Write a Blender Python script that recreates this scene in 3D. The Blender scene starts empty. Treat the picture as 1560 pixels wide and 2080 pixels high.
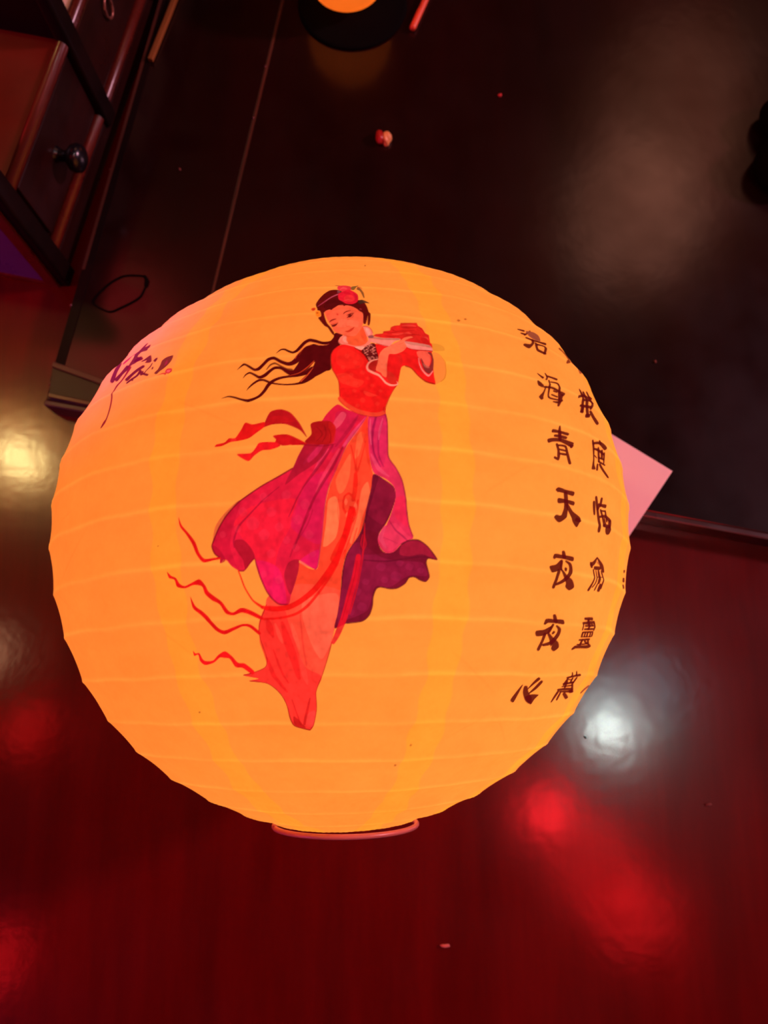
import bpy, bmesh, math, random
import numpy as np
from mathutils import Vector, Matrix

# ---------------------------------------------------------------- camera, world, lights, exposure
scene = bpy.context.scene
col = scene.collection
cam_data = bpy.data.cameras.new('camera')
cam_data.sensor_fit = 'HORIZONTAL'
cam_data.sensor_width = 36.0
cam_data.lens = 36.0 * 1564.0 / 1560.0
cam_data.clip_start = 0.01
cam_data.dof.use_dof = True
cam_data.dof.focus_distance = 0.30
cam_data.dof.aperture_fstop = 20.0
cam = bpy.data.objects.new('camera', cam_data)
cam.matrix_world = Matrix(((0.99996192, 0.00872654, 0.0, 0.02092442),
                           (-0.00850287, 0.97433296, -0.22495105, -0.08116612),
                           (-0.00196304, 0.22494249, 0.97437006, 0.56951708),
                           (0, 0, 0, 1)))
col.objects.link(cam)
scene.camera = cam

scene.view_settings.view_transform = 'Standard'
scene.view_settings.look = 'None'
scene.view_settings.exposure = 0.0
scene.view_settings.gamma = 1.0
scene.view_settings.use_curve_mapping = False
scene.cycles.transparent_max_bounces = 8
scene.cycles.max_bounces = 8

world = bpy.data.worlds.new('dim_room')
world.use_nodes = True
world.node_tree.nodes['Background'].inputs[0].default_value = (1.0, 0.30, 0.28, 1)
world.node_tree.nodes['Background'].inputs[1].default_value = 0.012
scene.world = world

def lamp(name, loc, power, color, radius):
    d = bpy.data.lights.new(name, 'POINT')
    d.energy = power
    d.color = color
    d.shadow_soft_size = radius
    o = bpy.data.objects.new(name, d)
    o.location = loc
    col.objects.link(o)
    return o

# the hanging lamps of the room, seen as soft glints in the lacquer
lamp('white_ceiling_lamp', (0.827, -0.227, 2.3), 12.5, (0.86, 1.0, 0.93), 0.026)
lamp('bluish_ceiling_lamp', (0.97, -0.09, 2.35), 12.5 * 0.22, (0.50, 0.80, 0.95), 0.13)
lamp('bluish_ceiling_lamp', (0.79, -0.12, 2.3), 12.5 * 0.12, (0.55, 0.85, 0.90), 0.06)
lamp('warm_ceiling_lamp', (-1.349, 0.779, 2.2), 16.5, (1.0, 0.78, 0.30), 0.055)
lamp('amber_hanging_lamp', (-1.36, 0.79, 2.2), 16.5 * 0.75, (1.0, 0.34, 0.05), 0.19)
lamp('red_hanging_lamp', (0.528, -0.455, 2.0), 9.0, (1.0, 0.012, 0.02), 0.06)
lamp('red_hanging_lamp', (0.68, -0.62, 2.05), 7.5, (1.0, 0.008, 0.012), 0.14)
lamp('red_hanging_lamp', (0.80, -0.772, 2.1), 7.5 * 0.9, (1.0, 0.008, 0.012), 0.12)
lamp('red_hanging_lamp', (-1.134, -0.193, 2.0), 7.5 * 0.35, (1.0, 0.01, 0.012), 0.07)
lamp('red_hanging_lamp', (-1.16, -0.867, 2.0), 7.5 * 0.5, (1.0, 0.01, 0.015), 0.07)
lamp('added_soft_red_lamp', (-0.966, 1.189, 2.1), 7.0, (1.0, 0.05, 0.05), 0.26)  # added lamp, its reflection reddens the platform's front left corner
lamp('pale_hanging_lamp', (-1.40, 0.069, 2.2), 16.5 * 0.16, (1.0, 0.5, 0.25), 0.08)
lamp('big_dim_lantern_lamp', (1.044, 1.75, 2.2), 10.0, (1.0, 0.36, 0.22), 0.26)
lamp('big_dim_lantern_lamp', (1.28, 2.35, 2.3), 10.0 * 0.55, (1.0, 0.33, 0.18), 0.32)
lamp('added_pink_key', (2.2, 0.50, 1.35), 190.0, (1.0, 0.46, 0.60), 0.12)  # added key light out of view, brightens the card and floor
lamp('added_red_fill', (-1.7, -0.2, 0.9), 45.0, (1.0, 0.02, 0.03), 0.12)  # added fill from the left, reddens floor and lantern
lamp('added_violet_fill', (-1.2, -1.0, 0.8), 13.0, (0.15, 0.08, 1.0), 0.1)  # added fill out of view, brings out the violet end panel
def spot(name, loc, target, power, color, angle, blend):
    d = bpy.data.lights.new(name, 'SPOT')
    d.energy = power
    d.color = color
    d.spot_size = math.radians(angle)
    d.spot_blend = blend
    d.shadow_soft_size = 0.03
    o = bpy.data.objects.new(name, d)
    o.location = loc
    o.rotation_euler = (Vector(target) - Vector(loc)).to_track_quat('-Z', 'Y').to_euler()
    col.objects.link(o)
    return o
spot('unseen_magenta_spot', (-1.5, 1.1, 0.95), (-0.100, 0.080, 0.232), 1200.0, (0.62, 0.05, 1.0), 3.1, 1.0)  # unseen spot, added for the pink patch on the lantern's upper left

# ---------------------------------------------------------------- helpers
def tag(o, label=None, cat=None, group=None, kind=None):
    if label: o['label'] = label
    if cat: o['category'] = cat
    if group: o['group'] = group
    if kind: o['kind'] = kind
    return o

def thing(name, loc=(0, 0, 0), label=None, cat=None, group=None):
    o = bpy.data.objects.new(name, None)
    o.location = loc
    o.empty_display_size = 0.05
    col.objects.link(o)
    return tag(o, label, cat, group)

def link_mesh(name, me, material, parent=None, world_space=True):
    o = bpy.data.objects.new(name, me)
    if material is not None and not me.materials:
        me.materials.append(material)
    col.objects.link(o)
    if parent is not None:
        o.parent = parent
        if world_space:
            o.matrix_parent_inverse = Matrix.Translation(-Vector(parent.location))
    return o

def from_bm(name, bm, material, parent=None, smooth=False):
    bmesh.ops.recalc_face_normals(bm, faces=bm.faces[:])
    me = bpy.data.meshes.new(name)
    bm.to_mesh(me)
    bm.free()
    if smooth:
        me.polygons.foreach_set('use_smooth', [True] * len(me.polygons))
    return link_mesh(name, me, material, parent)

def prism(bm, pts, z0, z1):
    lo = [bm.verts.new((p[0], p[1], z0)) for p in pts]
    hi = [bm.verts.new((p[0], p[1], z1)) for p in pts]
    bm.faces.new(lo[::-1])
    bm.faces.new(hi)
    n = len(pts)
    for i in range(n):
        bm.faces.new((lo[i], lo[(i + 1) % n], hi[(i + 1) % n], hi[i]))

def frame_box(bm, org, ux, uy, a0, a1, b0, b1, z0, z1):
    """box in a local frame on the floor: a along ux, b along uy"""
    P = lambda a, b: (org[0] + ux[0] * a + uy[0] * b, org[1] + ux[1] * a + uy[1] * b)
    prism(bm, [P(a0, b0), P(a1, b0), P(a1, b1), P(a0, b1)], z0, z1)

def bevel(bm, w, seg=2):
    bmesh.ops.remove_doubles(bm, verts=bm.verts[:], dist=1e-6)
    bmesh.ops.bevel(bm, geom=bm.edges[:], offset=w, segments=seg, affect='EDGES', profile=0.6)

def tube(bm, pts, radii, seg=10, closed=False):
    pts = [Vector(p) for p in pts]
    n = len(pts)
    if not hasattr(radii, '__len__'): radii = [radii] * n
    rings = []
    ref = Vector((0, 0, 1))
    for i in range(n):
        a = pts[(i - 1) % n] if closed or i else pts[0]
        b = pts[(i + 1) % n] if closed or i < n - 1 else pts[-1]
        t = (b - a).normalized()
        r = ref if abs(t.dot(ref)) < 0.95 else Vector((1, 0, 0))
        u = t.cross(r).normalized()
        v = u.cross(t).normalized()
        rings.append([bm.verts.new(pts[i] + (u * math.cos(2 * math.pi * k / seg) + v * math.sin(2 * math.pi * k / seg)) * radii[i]) for k in range(seg)])
    m = n if closed else n - 1
    for i in range(m):
        A, B = rings[i], rings[(i + 1) % n]
        for k in range(seg):
            bm.faces.new((A[k], A[(k + 1) % seg], B[(k + 1) % seg], B[k]))
    if not closed:
        bm.faces.new(rings[0][::-1])
        bm.faces.new(rings[-1])

def lathe(bm, profile, mtx, seg=20):
    rings = []
    for r, h in profile:
        if r < 1e-6:
            rings.append([bm.verts.new(mtx @ Vector((0, 0, h)))])
        else:
            rings.append([bm.verts.new(mtx @ Vector((r * math.cos(2 * math.pi * k / seg), r * math.sin(2 * math.pi * k / seg), h))) for k in range(seg)])
    for A, B in zip(rings, rings[1:]):
        if len(A) == 1 and len(B) > 1:
            for k in range(seg): bm.faces.new((A[0], B[(k + 1) % seg], B[k]))
        elif len(B) == 1 and len(A) > 1:
            for k in range(seg): bm.faces.new((A[k], A[(k + 1) % seg], B[0]))
        elif len(A) > 1:
            for k in range(seg): bm.faces.new((A[k], A[(k + 1) % seg], B[(k + 1) % seg], B[k]))

def lerp2(a, b, t): return (a[0] + (b[0] - a[0]) * t, a[1] + (b[1] - a[1]) * t)

# ---------------------------------------------------------------- materials
def lin(c):
    return tuple((x / 12.92 if x <= 0.04045 else ((x + 0.055) / 1.055) ** 2.4) for x in c)

def lacquer(name, c0, c1, rough=0.38, coat=0.0, coat_rough=0.15, grain=(3, 40, 3), rot=0.0, bump=0.02, spec=0.5, smudge=0.10, gscale=1.0, tint=None):
    m = bpy.data.materials.new(name)
    m.use_nodes = True
    nt = m.node_tree
    N, L = nt.nodes, nt.links
    b = N['Principled BSDF']
    tc = N.new('ShaderNodeTexCoord')
    mp = N.new('ShaderNodeMapping')
    mp.inputs['Rotation'].default_value = (0, 0, rot)
    mp.inputs['Scale'].default_value = grain
    L.new(tc.outputs['Object'], mp.inputs['Vector'])
    n1 = N.new('ShaderNodeTexNoise')
    n1.inputs['Scale'].default_value = gscale
    n1.inputs['Detail'].default_value = 6
    n1.inputs['Roughness'].default_value = 0.62
    L.new(mp.outputs[0], n1.inputs['Vector'])
    mix = N.new('ShaderNodeMix')
    mix.data_type = 'RGBA'
    mr = N.new('ShaderNodeMapRange')
    mr.inputs[1].default_value = 0.36
    mr.inputs[2].default_value = 0.66
    L.new(n1.outputs[0], mr.inputs[0])
    L.new(mr.outputs[0], mix.inputs[0])
    mix.inputs[6].default_value = (*c0, 1)
    mix.inputs[7].default_value = (*c1, 1)
    L.new(mix.outputs[2], b.inputs['Base Color'])
    n2 = N.new('ShaderNodeTexNoise')
    n2.inputs['Scale'].default_value = 22
    n2.inputs['Detail'].default_value = 5
    L.new(tc.outputs['Object'], n2.inputs['Vector'])
    m2 = N.new('ShaderNodeMapRange')
    m2.inputs[1].default_value = 0.3
    m2.inputs[2].default_value = 0.7
    m2.inputs[3].default_value = rough - smudge
    m2.inputs[4].default_value = rough + smudge
    L.new(n2.outputs[0], m2.inputs[0])
    L.new(m2.outputs[0], b.inputs['Roughness'])
    b.inputs['Specular IOR Level'].default_value = spec
    if tint: b.inputs['Specular Tint'].default_value = (*tint, 1)
    b.inputs['Coat Weight'].default_value = coat
    b.inputs['Coat Roughness'].default_value = coat_rough
    if coat:
        m3 = N.new('ShaderNodeMapRange')
        m3.inputs[1].default_value = 0.3
        m3.inputs[2].default_value = 0.7
        m3.inputs[3].default_value = coat * 0.6
        m3.inputs[4].default_value = coat
        L.new(n2.outputs[0], m3.inputs[0])
        L.new(m3.outputs[0], b.inputs['Coat Weight'])
    if bump:
        n3 = N.new('ShaderNodeTexNoise')
        n3.inputs['Scale'].default_value = 120
        n3.inputs['Detail'].default_value = 3
        L.new(tc.outputs['Object'], n3.inputs['Vector'])
        bp = N.new('ShaderNodeBump')
        bp.inputs['Strength'].default_value = bump
        bp.inputs['Distance'].default_value = 0.01
        L.new(n3.outputs[0], bp.inputs['Height'])
        L.new(bp.outputs[0], b.inputs['Normal'])
        L.new(bp.outputs[0], b.inputs['Coat Normal'])
    return m

def plain(name, c, rough=0.5, metal=0.0, spec=0.5, var=0.15, scale=60):
    m = bpy.data.materials.new(name)
    m.use_nodes = True
    N, L = m.node_tree.nodes, m.node_tree.links
    b = N['Principled BSDF']
    n1 = N.new('ShaderNodeTexNoise')
    n1.inputs['Scale'].default_value = scale
    n1.inputs['Detail'].default_value = 4
    tc = N.new('ShaderNodeTexCoord')
    L.new(tc.outputs['Object'], n1.inputs['Vector'])
    mix = N.new('ShaderNodeMix')
    mix.data_type = 'RGBA'
    L.new(n1.outputs[0], mix.inputs[0])
    mix.inputs[6].default_value = (*[x * (1 - var) for x in c], 1)
    mix.inputs[7].default_value = (*[min(1, x * (1 + var)) for x in c], 1)
    L.new(mix.outputs[2], b.inputs['Base Color'])
    b.inputs['Roughness'].default_value = rough
    b.inputs['Metallic'].default_value = metal
    b.inputs['Specular IOR Level'].default_value = spec
    return m

def paper(name, attribute='print', color=None, trans=0.80):
    """thin paper: lets the bulb inside shine through, coloured by its own print"""
    m = bpy.data.materials.new(name)
    m.use_nodes = True
    N, L = m.node_tree.nodes, m.node_tree.links
    N.remove(N['Principled BSDF'])
    out = N['Material Output']
    tr = N.new('ShaderNodeBsdfTranslucent')
    df = N.new('ShaderNodeBsdfDiffuse')
    mx = N.new('ShaderNodeMixShader')
    mx.inputs[0].default_value = trans
    L.new(df.outputs[0], mx.inputs[1])
    L.new(tr.outputs[0], mx.inputs[2])
    L.new(mx.outputs[0], out.inputs['Surface'])
    tc = N.new('ShaderNodeTexCoord')
    no = N.new('ShaderNodeTexNoise')
    no.inputs['Scale'].default_value = 34
    no.inputs['Detail'].default_value = 7
    no.inputs['Roughness'].default_value = 0.6
    L.new(tc.outputs['Object'], no.inputs['Vector'])
    mr = N.new('ShaderNodeMapRange')
    mr.inputs[1].default_value = 0.3
    mr.inputs[2].default_value = 0.7
    mr.inputs[3].default_value = 0.955
    mr.inputs[4].default_value = 1.035
    L.new(no.outputs[0], mr.inputs[0])
    mul = N.new('ShaderNodeVectorMath')
    mul.operation = 'SCALE'
    if color is None:
        at = N.new('ShaderNodeAttribute')
        at.attribute_name = attribute
        L.new(at.outputs['Color'], mul.inputs[0])
    else:
        mul.inputs[0].default_value = color
    L.new(mr.outputs[0], mul.inputs['Scale'])
    L.new(mul.outputs[0], tr.inputs['Color'])
    L.new(mul.outputs[0], df.inputs['Color'])
    bp = N.new('ShaderNodeBump')
    bp.inputs['Strength'].default_value = 0.10
    bp.inputs['Distance'].default_value = 0.004
    L.new(no.outputs[0], bp.inputs['Height'])
    L.new(bp.outputs[0], tr.inputs['Normal'])
    L.new(bp.outputs[0], df.inputs['Normal'])
    return m

M_floor = lacquer('red_lacquered_wood', (0.068, 0.0006, 0.0008), (0.108, 0.0012, 0.0014), rough=0.34, coat=0.9, coat_rough=0.135, grain=(26, 3.2, 5), rot=0.16, bump=0.0075, smudge=0.06, spec=0.08)
M_dark = lacquer('black_brown_lacquer', (0.006, 0.0006, 0.0006), (0.014, 0.0011, 0.001), rough=0.40, coat=0.8, coat_rough=0.17, grain=(9, 2, 3), rot=0.26, bump=0.006, smudge=0.10, spec=0.10)
M_edge = lacquer('worn_dark_edge', (0.030, 0.009, 0.010), (0.055, 0.017, 0.020), rough=0.35, grain=(8, 8, 8), bump=0.0)
M_seam = lacquer('reddish_seam_wood', (0.035, 0.008, 0.005), (0.085, 0.020, 0.011), rough=0.40, grain=(30, 4, 5), bump=0.0)
M_chest = lacquer('dark_red_chest_wood', (0.011, 0.0018, 0.0016), (0.022, 0.0032, 0.0026), rough=0.35, grain=(6, 6, 40), bump=0.01)
M_mould = lacquer('red_brown_moulding_wood', (0.055, 0.006, 0.004), (0.10, 0.012, 0.007), rough=0.30, grain=(8, 8, 30), bump=0.0)
M_post = lacquer('black_post_wood', (0.004, 0.0012, 0.0012), (0.009, 0.002, 0.002), rough=0.5, grain=(6, 6, 30), bump=0.0, spec=0.12)
M_redpan = lacquer('red_shelf_wood', (0.08, 0.004, 0.003), (0.13, 0.008, 0.005), rough=0.36, grain=(10, 10, 40), bump=0.0)
M_violet = lacquer('violet_lacquer_panel', (0.10, 0.04, 0.20), (0.13, 0.05, 0.26), rough=0.35, grain=(6, 6, 6), bump=0.0)
M_gold = plain('dull_gold_wood', (0.22, 0.075, 0.018), rough=0.35)
M_block = plain('bronze_brown_inlay', (0.045, 0.018, 0.010), rough=0.22, metal=0.3)
M_inset = plain('dark_inset_wood', (0.020, 0.006, 0.004), rough=0.36, spec=0.3)
M_rail = plain('pale_brown_rail', (0.055, 0.010, 0.009), rough=0.4)
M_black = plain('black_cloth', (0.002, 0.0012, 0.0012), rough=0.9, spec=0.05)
M_knob = plain('black_knob_gloss', (0.004, 0.003, 0.005), rough=0.25)
M_ring = plain('dull_brass', (0.30, 0.12, 0.09), rough=0.35, metal=0.7)
M_wire = plain('pink_painted_wire', (0.50, 0.13, 0.11), rough=0.35)
M_card = plain('pink_card_stock', (0.92, 0.58, 0.64), rough=0.7, var=0.02)
M_stick = plain('red_orange_stick', (0.75, 0.09, 0.03), rough=0.4)
M_wrapred = plain('red_foil', (0.40, 0.012, 0.012), rough=0.3)
M_wrapgold = plain('gold_foil', (0.75, 0.30, 0.10), rough=0.4)
M_lint = plain('pink_lint', (0.55, 0.12, 0.10), rough=0.9)
M_lintred = plain('red_lint', (0.45, 0.02, 0.02), rough=0.9)
M_lintdark = plain('brown_lint', (0.14, 0.03, 0.02), rough=0.9)
M_stud = plain('worn_pin_head', (0.16, 0.05, 0.05), rough=0.3, metal=0.5)
M_label = plain('pale_drawer_paper', (0.75, 0.50, 0.45), rough=0.6)

# ---------------------------------------------------------------- floor
bm = bmesh.new()
bmesh.ops.create_grid(bm, x_segments=2, y_segments=2, size=4.0)
floor = from_bm('floor', bm, M_floor)
tag(floor, kind='structure')

# ---------------------------------------------------------------- low dark platform
PZ = 0.02
A = (-0.2364, 0.1314)                       # front left corner
FU = Vector((0.5358, -0.1087)).normalized() # along the front edge
LU = Vector((0.0672, 0.3710)).normalized()  # along the left edge
front = lambda s: (A[0] + FU.x * s, A[1] + FU.y * s)
left = lambda s: (A[0] + LU.x * s, A[1] + LU.y * s)
platform = thing('low_platform', (0.3, 0.5, 0), 'low black-brown lacquered wooden platform with a long seam, on the red floor', 'platform')
S0, S1 = (-0.1095, 0.2381), (-0.0626, 0.5013)  # the seam
sd = Vector((S1[0] - S0[0], S1[1] - S0[1])).normalized()
seam = lambda t: (S0[0] + sd.x * t, S0[1] + sd.y * t)
def seam_front():
    # where the seam meets the front edge
    a = np.array([[sd.x, -FU.x], [sd.y, -FU.y]])
    t = np.linalg.solve(a, np.array([A[0] - S0[0], A[1] - S0[1]]))
    return t[0], t[1]
ts, fs = seam_front()
nin = Vector((-FU.y, FU.x))                # from the front edge inwards
def inset(p, d): return (p[0] + nin.x * d, p[1] + nin.y * d)
E_ = 0.0046
bm = bmesh.new()
prism(bm, [inset(front(0.0008), E_), inset(front(fs - 0.0012), E_), (seam(1.05)[0] - 0.0011, seam(1.05)[1]), left(1.10)], 0.0, PZ)
bevel(bm, 0.0008)
from_bm('plank', bm, M_dark, platform)
bm = bmesh.new()
prism(bm, [inset(front(fs + 0.0012), E_), inset(front(1.05), E_), (front(1.05)[0] + 0.18, front(1.05)[1] + 0.98), (seam(1.05)[0] + 0.0011, seam(1.05)[1])], 0.0, PZ)
bevel(bm, 0.0008)
from_bm('plank', bm, M_dark, platform)
bm = bmesh.new()
prism(bm, [inset(front(fs - 0.0010), E_), inset(front(fs + 0.0010), E_), (seam(1.05)[0] + 0.0010, seam(1.05)[1]), (seam(1.05)[0] - 0.0010, seam(1.05)[1])], 0.0, PZ + 0.0003)
from_bm('seam_strip', bm, M_seam, platform)
bm = bmesh.new()
prism(bm, [front(0.0), front(1.05), inset(front(1.05), E_ - 0.0001), inset(front(0.0), E_ - 0.0001)], 0.0, PZ + 0.0002)
bevel(bm, 0.0011)
from_bm('front_edge_strip', bm, M_edge, platform)
bm = bmesh.new()   # thin raised lip along the left edge
lo = Vector((LU.y, -LU.x))
prism(bm, [(left(0.02)[0], left(0.02)[1]), (left(0.02)[0] + lo.x * 0.0075, left(0.02)[1] + lo.y * 0.0075), (left(1.09)[0] + lo.x * 0.0075, left(1.09)[1] + lo.y * 0.0075), left(1.09)], PZ - 0.002, PZ + 0.0006)
from_bm('left_edge_strip', bm, M_post, platform)
bm = bmesh.new()
prism(bm, [left(0.115), (left(0.115)[0] + lo.x * 0.0022, left(0.115)[1] + lo.y * 0.0022), (left(1.09)[0] + lo.x * 0.0022, left(1.09)[1] + lo.y * 0.0022), left(1.09)], PZ - 0.001, PZ + 0.0012)
from_bm('left_edge_bead', bm, M_seam, platform)
# the inlaid block in the front left corner
cA, cB, cC, cD = (-0.2315, 0.1610), (-0.150, 0.1300), (-0.2325, 0.1372), (-0.150, 0.1192)
bm = bmesh.new()
prism(bm, [cC, cD, cB, cA], PZ - 0.001, PZ + 0.0016)
bevel(bm, 0.0005)
from_bm('corner_block', bm, M_inset, platform)
bm = bmesh.new()
prism(bm, [cA, cB, (cB[0] + 0.001, cB[1] + 0.0042), (cA[0] + 0.001, cA[1] + 0.0042)], PZ - 0.001, PZ + 0.0036)
bevel(bm, 0.0006)
from_bm('block_rail', bm, M_rail, platform)
bm = bmesh.new()
prism(bm, [(cC[0], cC[1] - 0.001), (cD[0], cD[1] - 0.001), (cD[0], cD[1] + 0.0030), (cC[0], cC[1] + 0.0030)], PZ - 0.001, PZ + 0.0034)
bevel(bm, 0.0008)
from_bm('block_rail', bm, M_block, platform)
for q in ((-0.2222, 0.2137), (-0.2325, 0.1478), (-0.0846, 0.3825), (-0.0760, 0.4330), (-0.2, 0.3345)):
    bm = bmesh.new()
    lathe(bm, [(0.0011, -0.002), (0.0011, 0.0004), (0.0007, 0.0010), (0, 0.0012)], Matrix.Translation((q[0], q[1], PZ)), 10)
    from_bm('pin_head', bm, M_stud, platform, True)

# ---------------------------------------------------------------- small chest of drawers on the left
B2, B1 = (-0.23247, 0.25416), (-0.20336, 0.38146)
cu = Vector((B1[0] - B2[0], B1[1] - B2[1])); bay = cu.length; cu.normalize()
cv = Vector((-cu.y, cu.x))                 # into the chest
chest = thing('drawer_rack', (B2[0] + cv.x * 0.1, B2[1] + cv.y * 0.1, 0), 'low dark red wooden drawer rack with black posts, left of the platform', 'rack')
CB = lambda bm, a0, a1, b0, b1, z0, z1: frame_box(bm, B2, cu, cv, a0, a1, b0, b1, z0, z1)
NB = 3
X0 = -0.012                                # the near end of the chest
bm = bmesh.new()
CB(bm, X0 + 0.004, bay * NB - 0.004, 0.008, 0.20, 0.0, 0.098)
from_bm('carcass', bm, M_chest, chest)
bm = bmesh.new()
CB(bm, X0 + 0.006, bay * NB - 0.006, 0.001, 0.0078, 0.004, 0.026)
bevel(bm, 0.001)
from_bm('plinth', bm, M_chest, chest)
for z in (0.031, 0.103):
    bm = bmesh.new()
    a, b = (B2[0] + cu.x * (X0 + 0.004) + cv.x * 0.004, B2[1] + cu.y * (X0 + 0.004) + cv.y * 0.004), (B2[0] + cu.x * (bay * NB - 0.004) + cv.x * 0.004, B2[1] + cu.y * (bay * NB - 0.004) + cv.y * 0.004)
    tube(bm, [(a[0], a[1], z), (b[0], b[1], z)], 0.0046, 12)
    from_bm('moulding', bm, M_mould, chest, True)
bm = bmesh.new()
CB(bm, X0 + 0.004, bay * NB - 0.004, 0.008, 0.20, 0.0981, 0.1035)
bevel(bm, 0.0008)
from_bm('shelf_board', bm, M_redpan, chest)
for k in range(NB + 1):
    c = bay * k + (0.0 if 0 < k < NB else (X0 + 0.006 if k == 0 else -0.006))
    bm = bmesh.new()
    CB(bm, c - 0.008, c + 0.008, -0.003, 0.0082, 0.0 if k == 0 else 0.020, 0.150)
    bevel(bm, 0.003, 3)
    from_bm('post', bm, M_post, chest, True)
    bm = bmesh.new()
    CB(bm, c - 0.004, c + 0.004, 0.0083, 0.1995, 0.1036, 0.150)
    from_bm('partition', bm, M_post, chest)
bm = bmesh.new()
CB(bm, X0 + 0.004, bay * NB - 0.004, 0.2001, 0.206, 0.0, 0.150)
from_bm('back_panel', bm, M_chest, chest)
facing = Matrix(((cu.x, 0, -cv.x, 0), (cu.y, 0, -cv.y, 0), (0, 1, 0, 0), (0, 0, 0, 1)))
for k in range(NB):
        bm = bmesh.new()
        CB(bm, bay * k + 0.009, bay * (k + 1) - 0.009, 0.0030, 0.0079, 0.039, 0.096)
        bevel(bm, 0.0012)
        d = from_bm('drawer_front', bm, M_chest, chest)
        ac = bay * (k + 0.5) + -0.006
        pc = Vector((B2[0] + cu.x * ac + cv.x * 0.003, B2[1] + cu.y * ac + cv.y * 0.003, 0.067))
        bm = bmesh.new()
        if k == 1:
            ring = [pc + Vector((cu.x * 0.006 * math.cos(t) - cv.x * 0.0025, cu.y * 0.006 * math.cos(t) - cv.y * 0.0025, 0.008 * math.sin(t) + 0.006)) for t in [2 * math.pi * i / 24 for i in range(24)]]
            tube(bm, ring, 0.0011, 8, closed=True)
            o = from_bm('ring_pull', bm, M_ring, d, True)
        else:
            lathe(bm, [(0.0062, 0.0), (0.0048, 0.002), (0.0038, 0.006), (0.0060, 0.009), (0.0096, 0.012), (0.0108, 0.0155), (0.0098, 0.019), (0.0060, 0.0215), (0, 0.0225)], Matrix.Translation(pc) @ facing, 24)
            o = from_bm('knob', bm, M_knob, d, True)
        o.matrix_parent_inverse = Matrix.Identity(4)
        o.matrix_parent_inverse = (Matrix.Translation(chest.location) @ Matrix.Translation(-Vector(chest.location))).inverted()
# end of the chest: red frame round a violet panel
bm = bmesh.new()
for (b0, b1, z0, z1) in ((0.006, 0.016, 0.0, 0.150), (0.186, 0.20, 0.0, 0.150), (0.016, 0.186, 0.0, 0.004), (0.016, 0.186, 0.138, 0.150)):
    CB(bm, X0 - 0.0042, X0 + 0.0001, b0, b1, z0, z1)
from_bm('end_frame', bm, M_redpan, chest)
bm = bmesh.new()
CB(bm, X0 - 0.0022, X0 + 0.0001, 0.016, 0.186, 0.004, 0.138)
from_bm('end_panel', bm, M_violet, chest)
# pale slip of paper lying on the shelf of the second bay
bm = bmesh.new()
CB(bm, bay + 0.012, bay + 0.075, 0.0092, 0.034, 0.1037, 0.1043)
tag(from_bm('paper_slip', bm, M_label), 'pale slip of paper on the shelf of the drawer rack, top left corner', 'paper')

# ---------------------------------------------------------------- the paper lantern
R = 0.15
LZ = 0.1506                                 # it lies on its side: its axis runs along +Y
RIBS = [-76.0, -69.5, -62.2, -54.2, -46.2, -38.6, -30.3, -21.8, -13.8, -5.3, 2.5, 9.9, 17.4, 26.5, 34.6, 42.6, 50.6, 58.6, 66.6, 73.0, 77.0]
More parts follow.
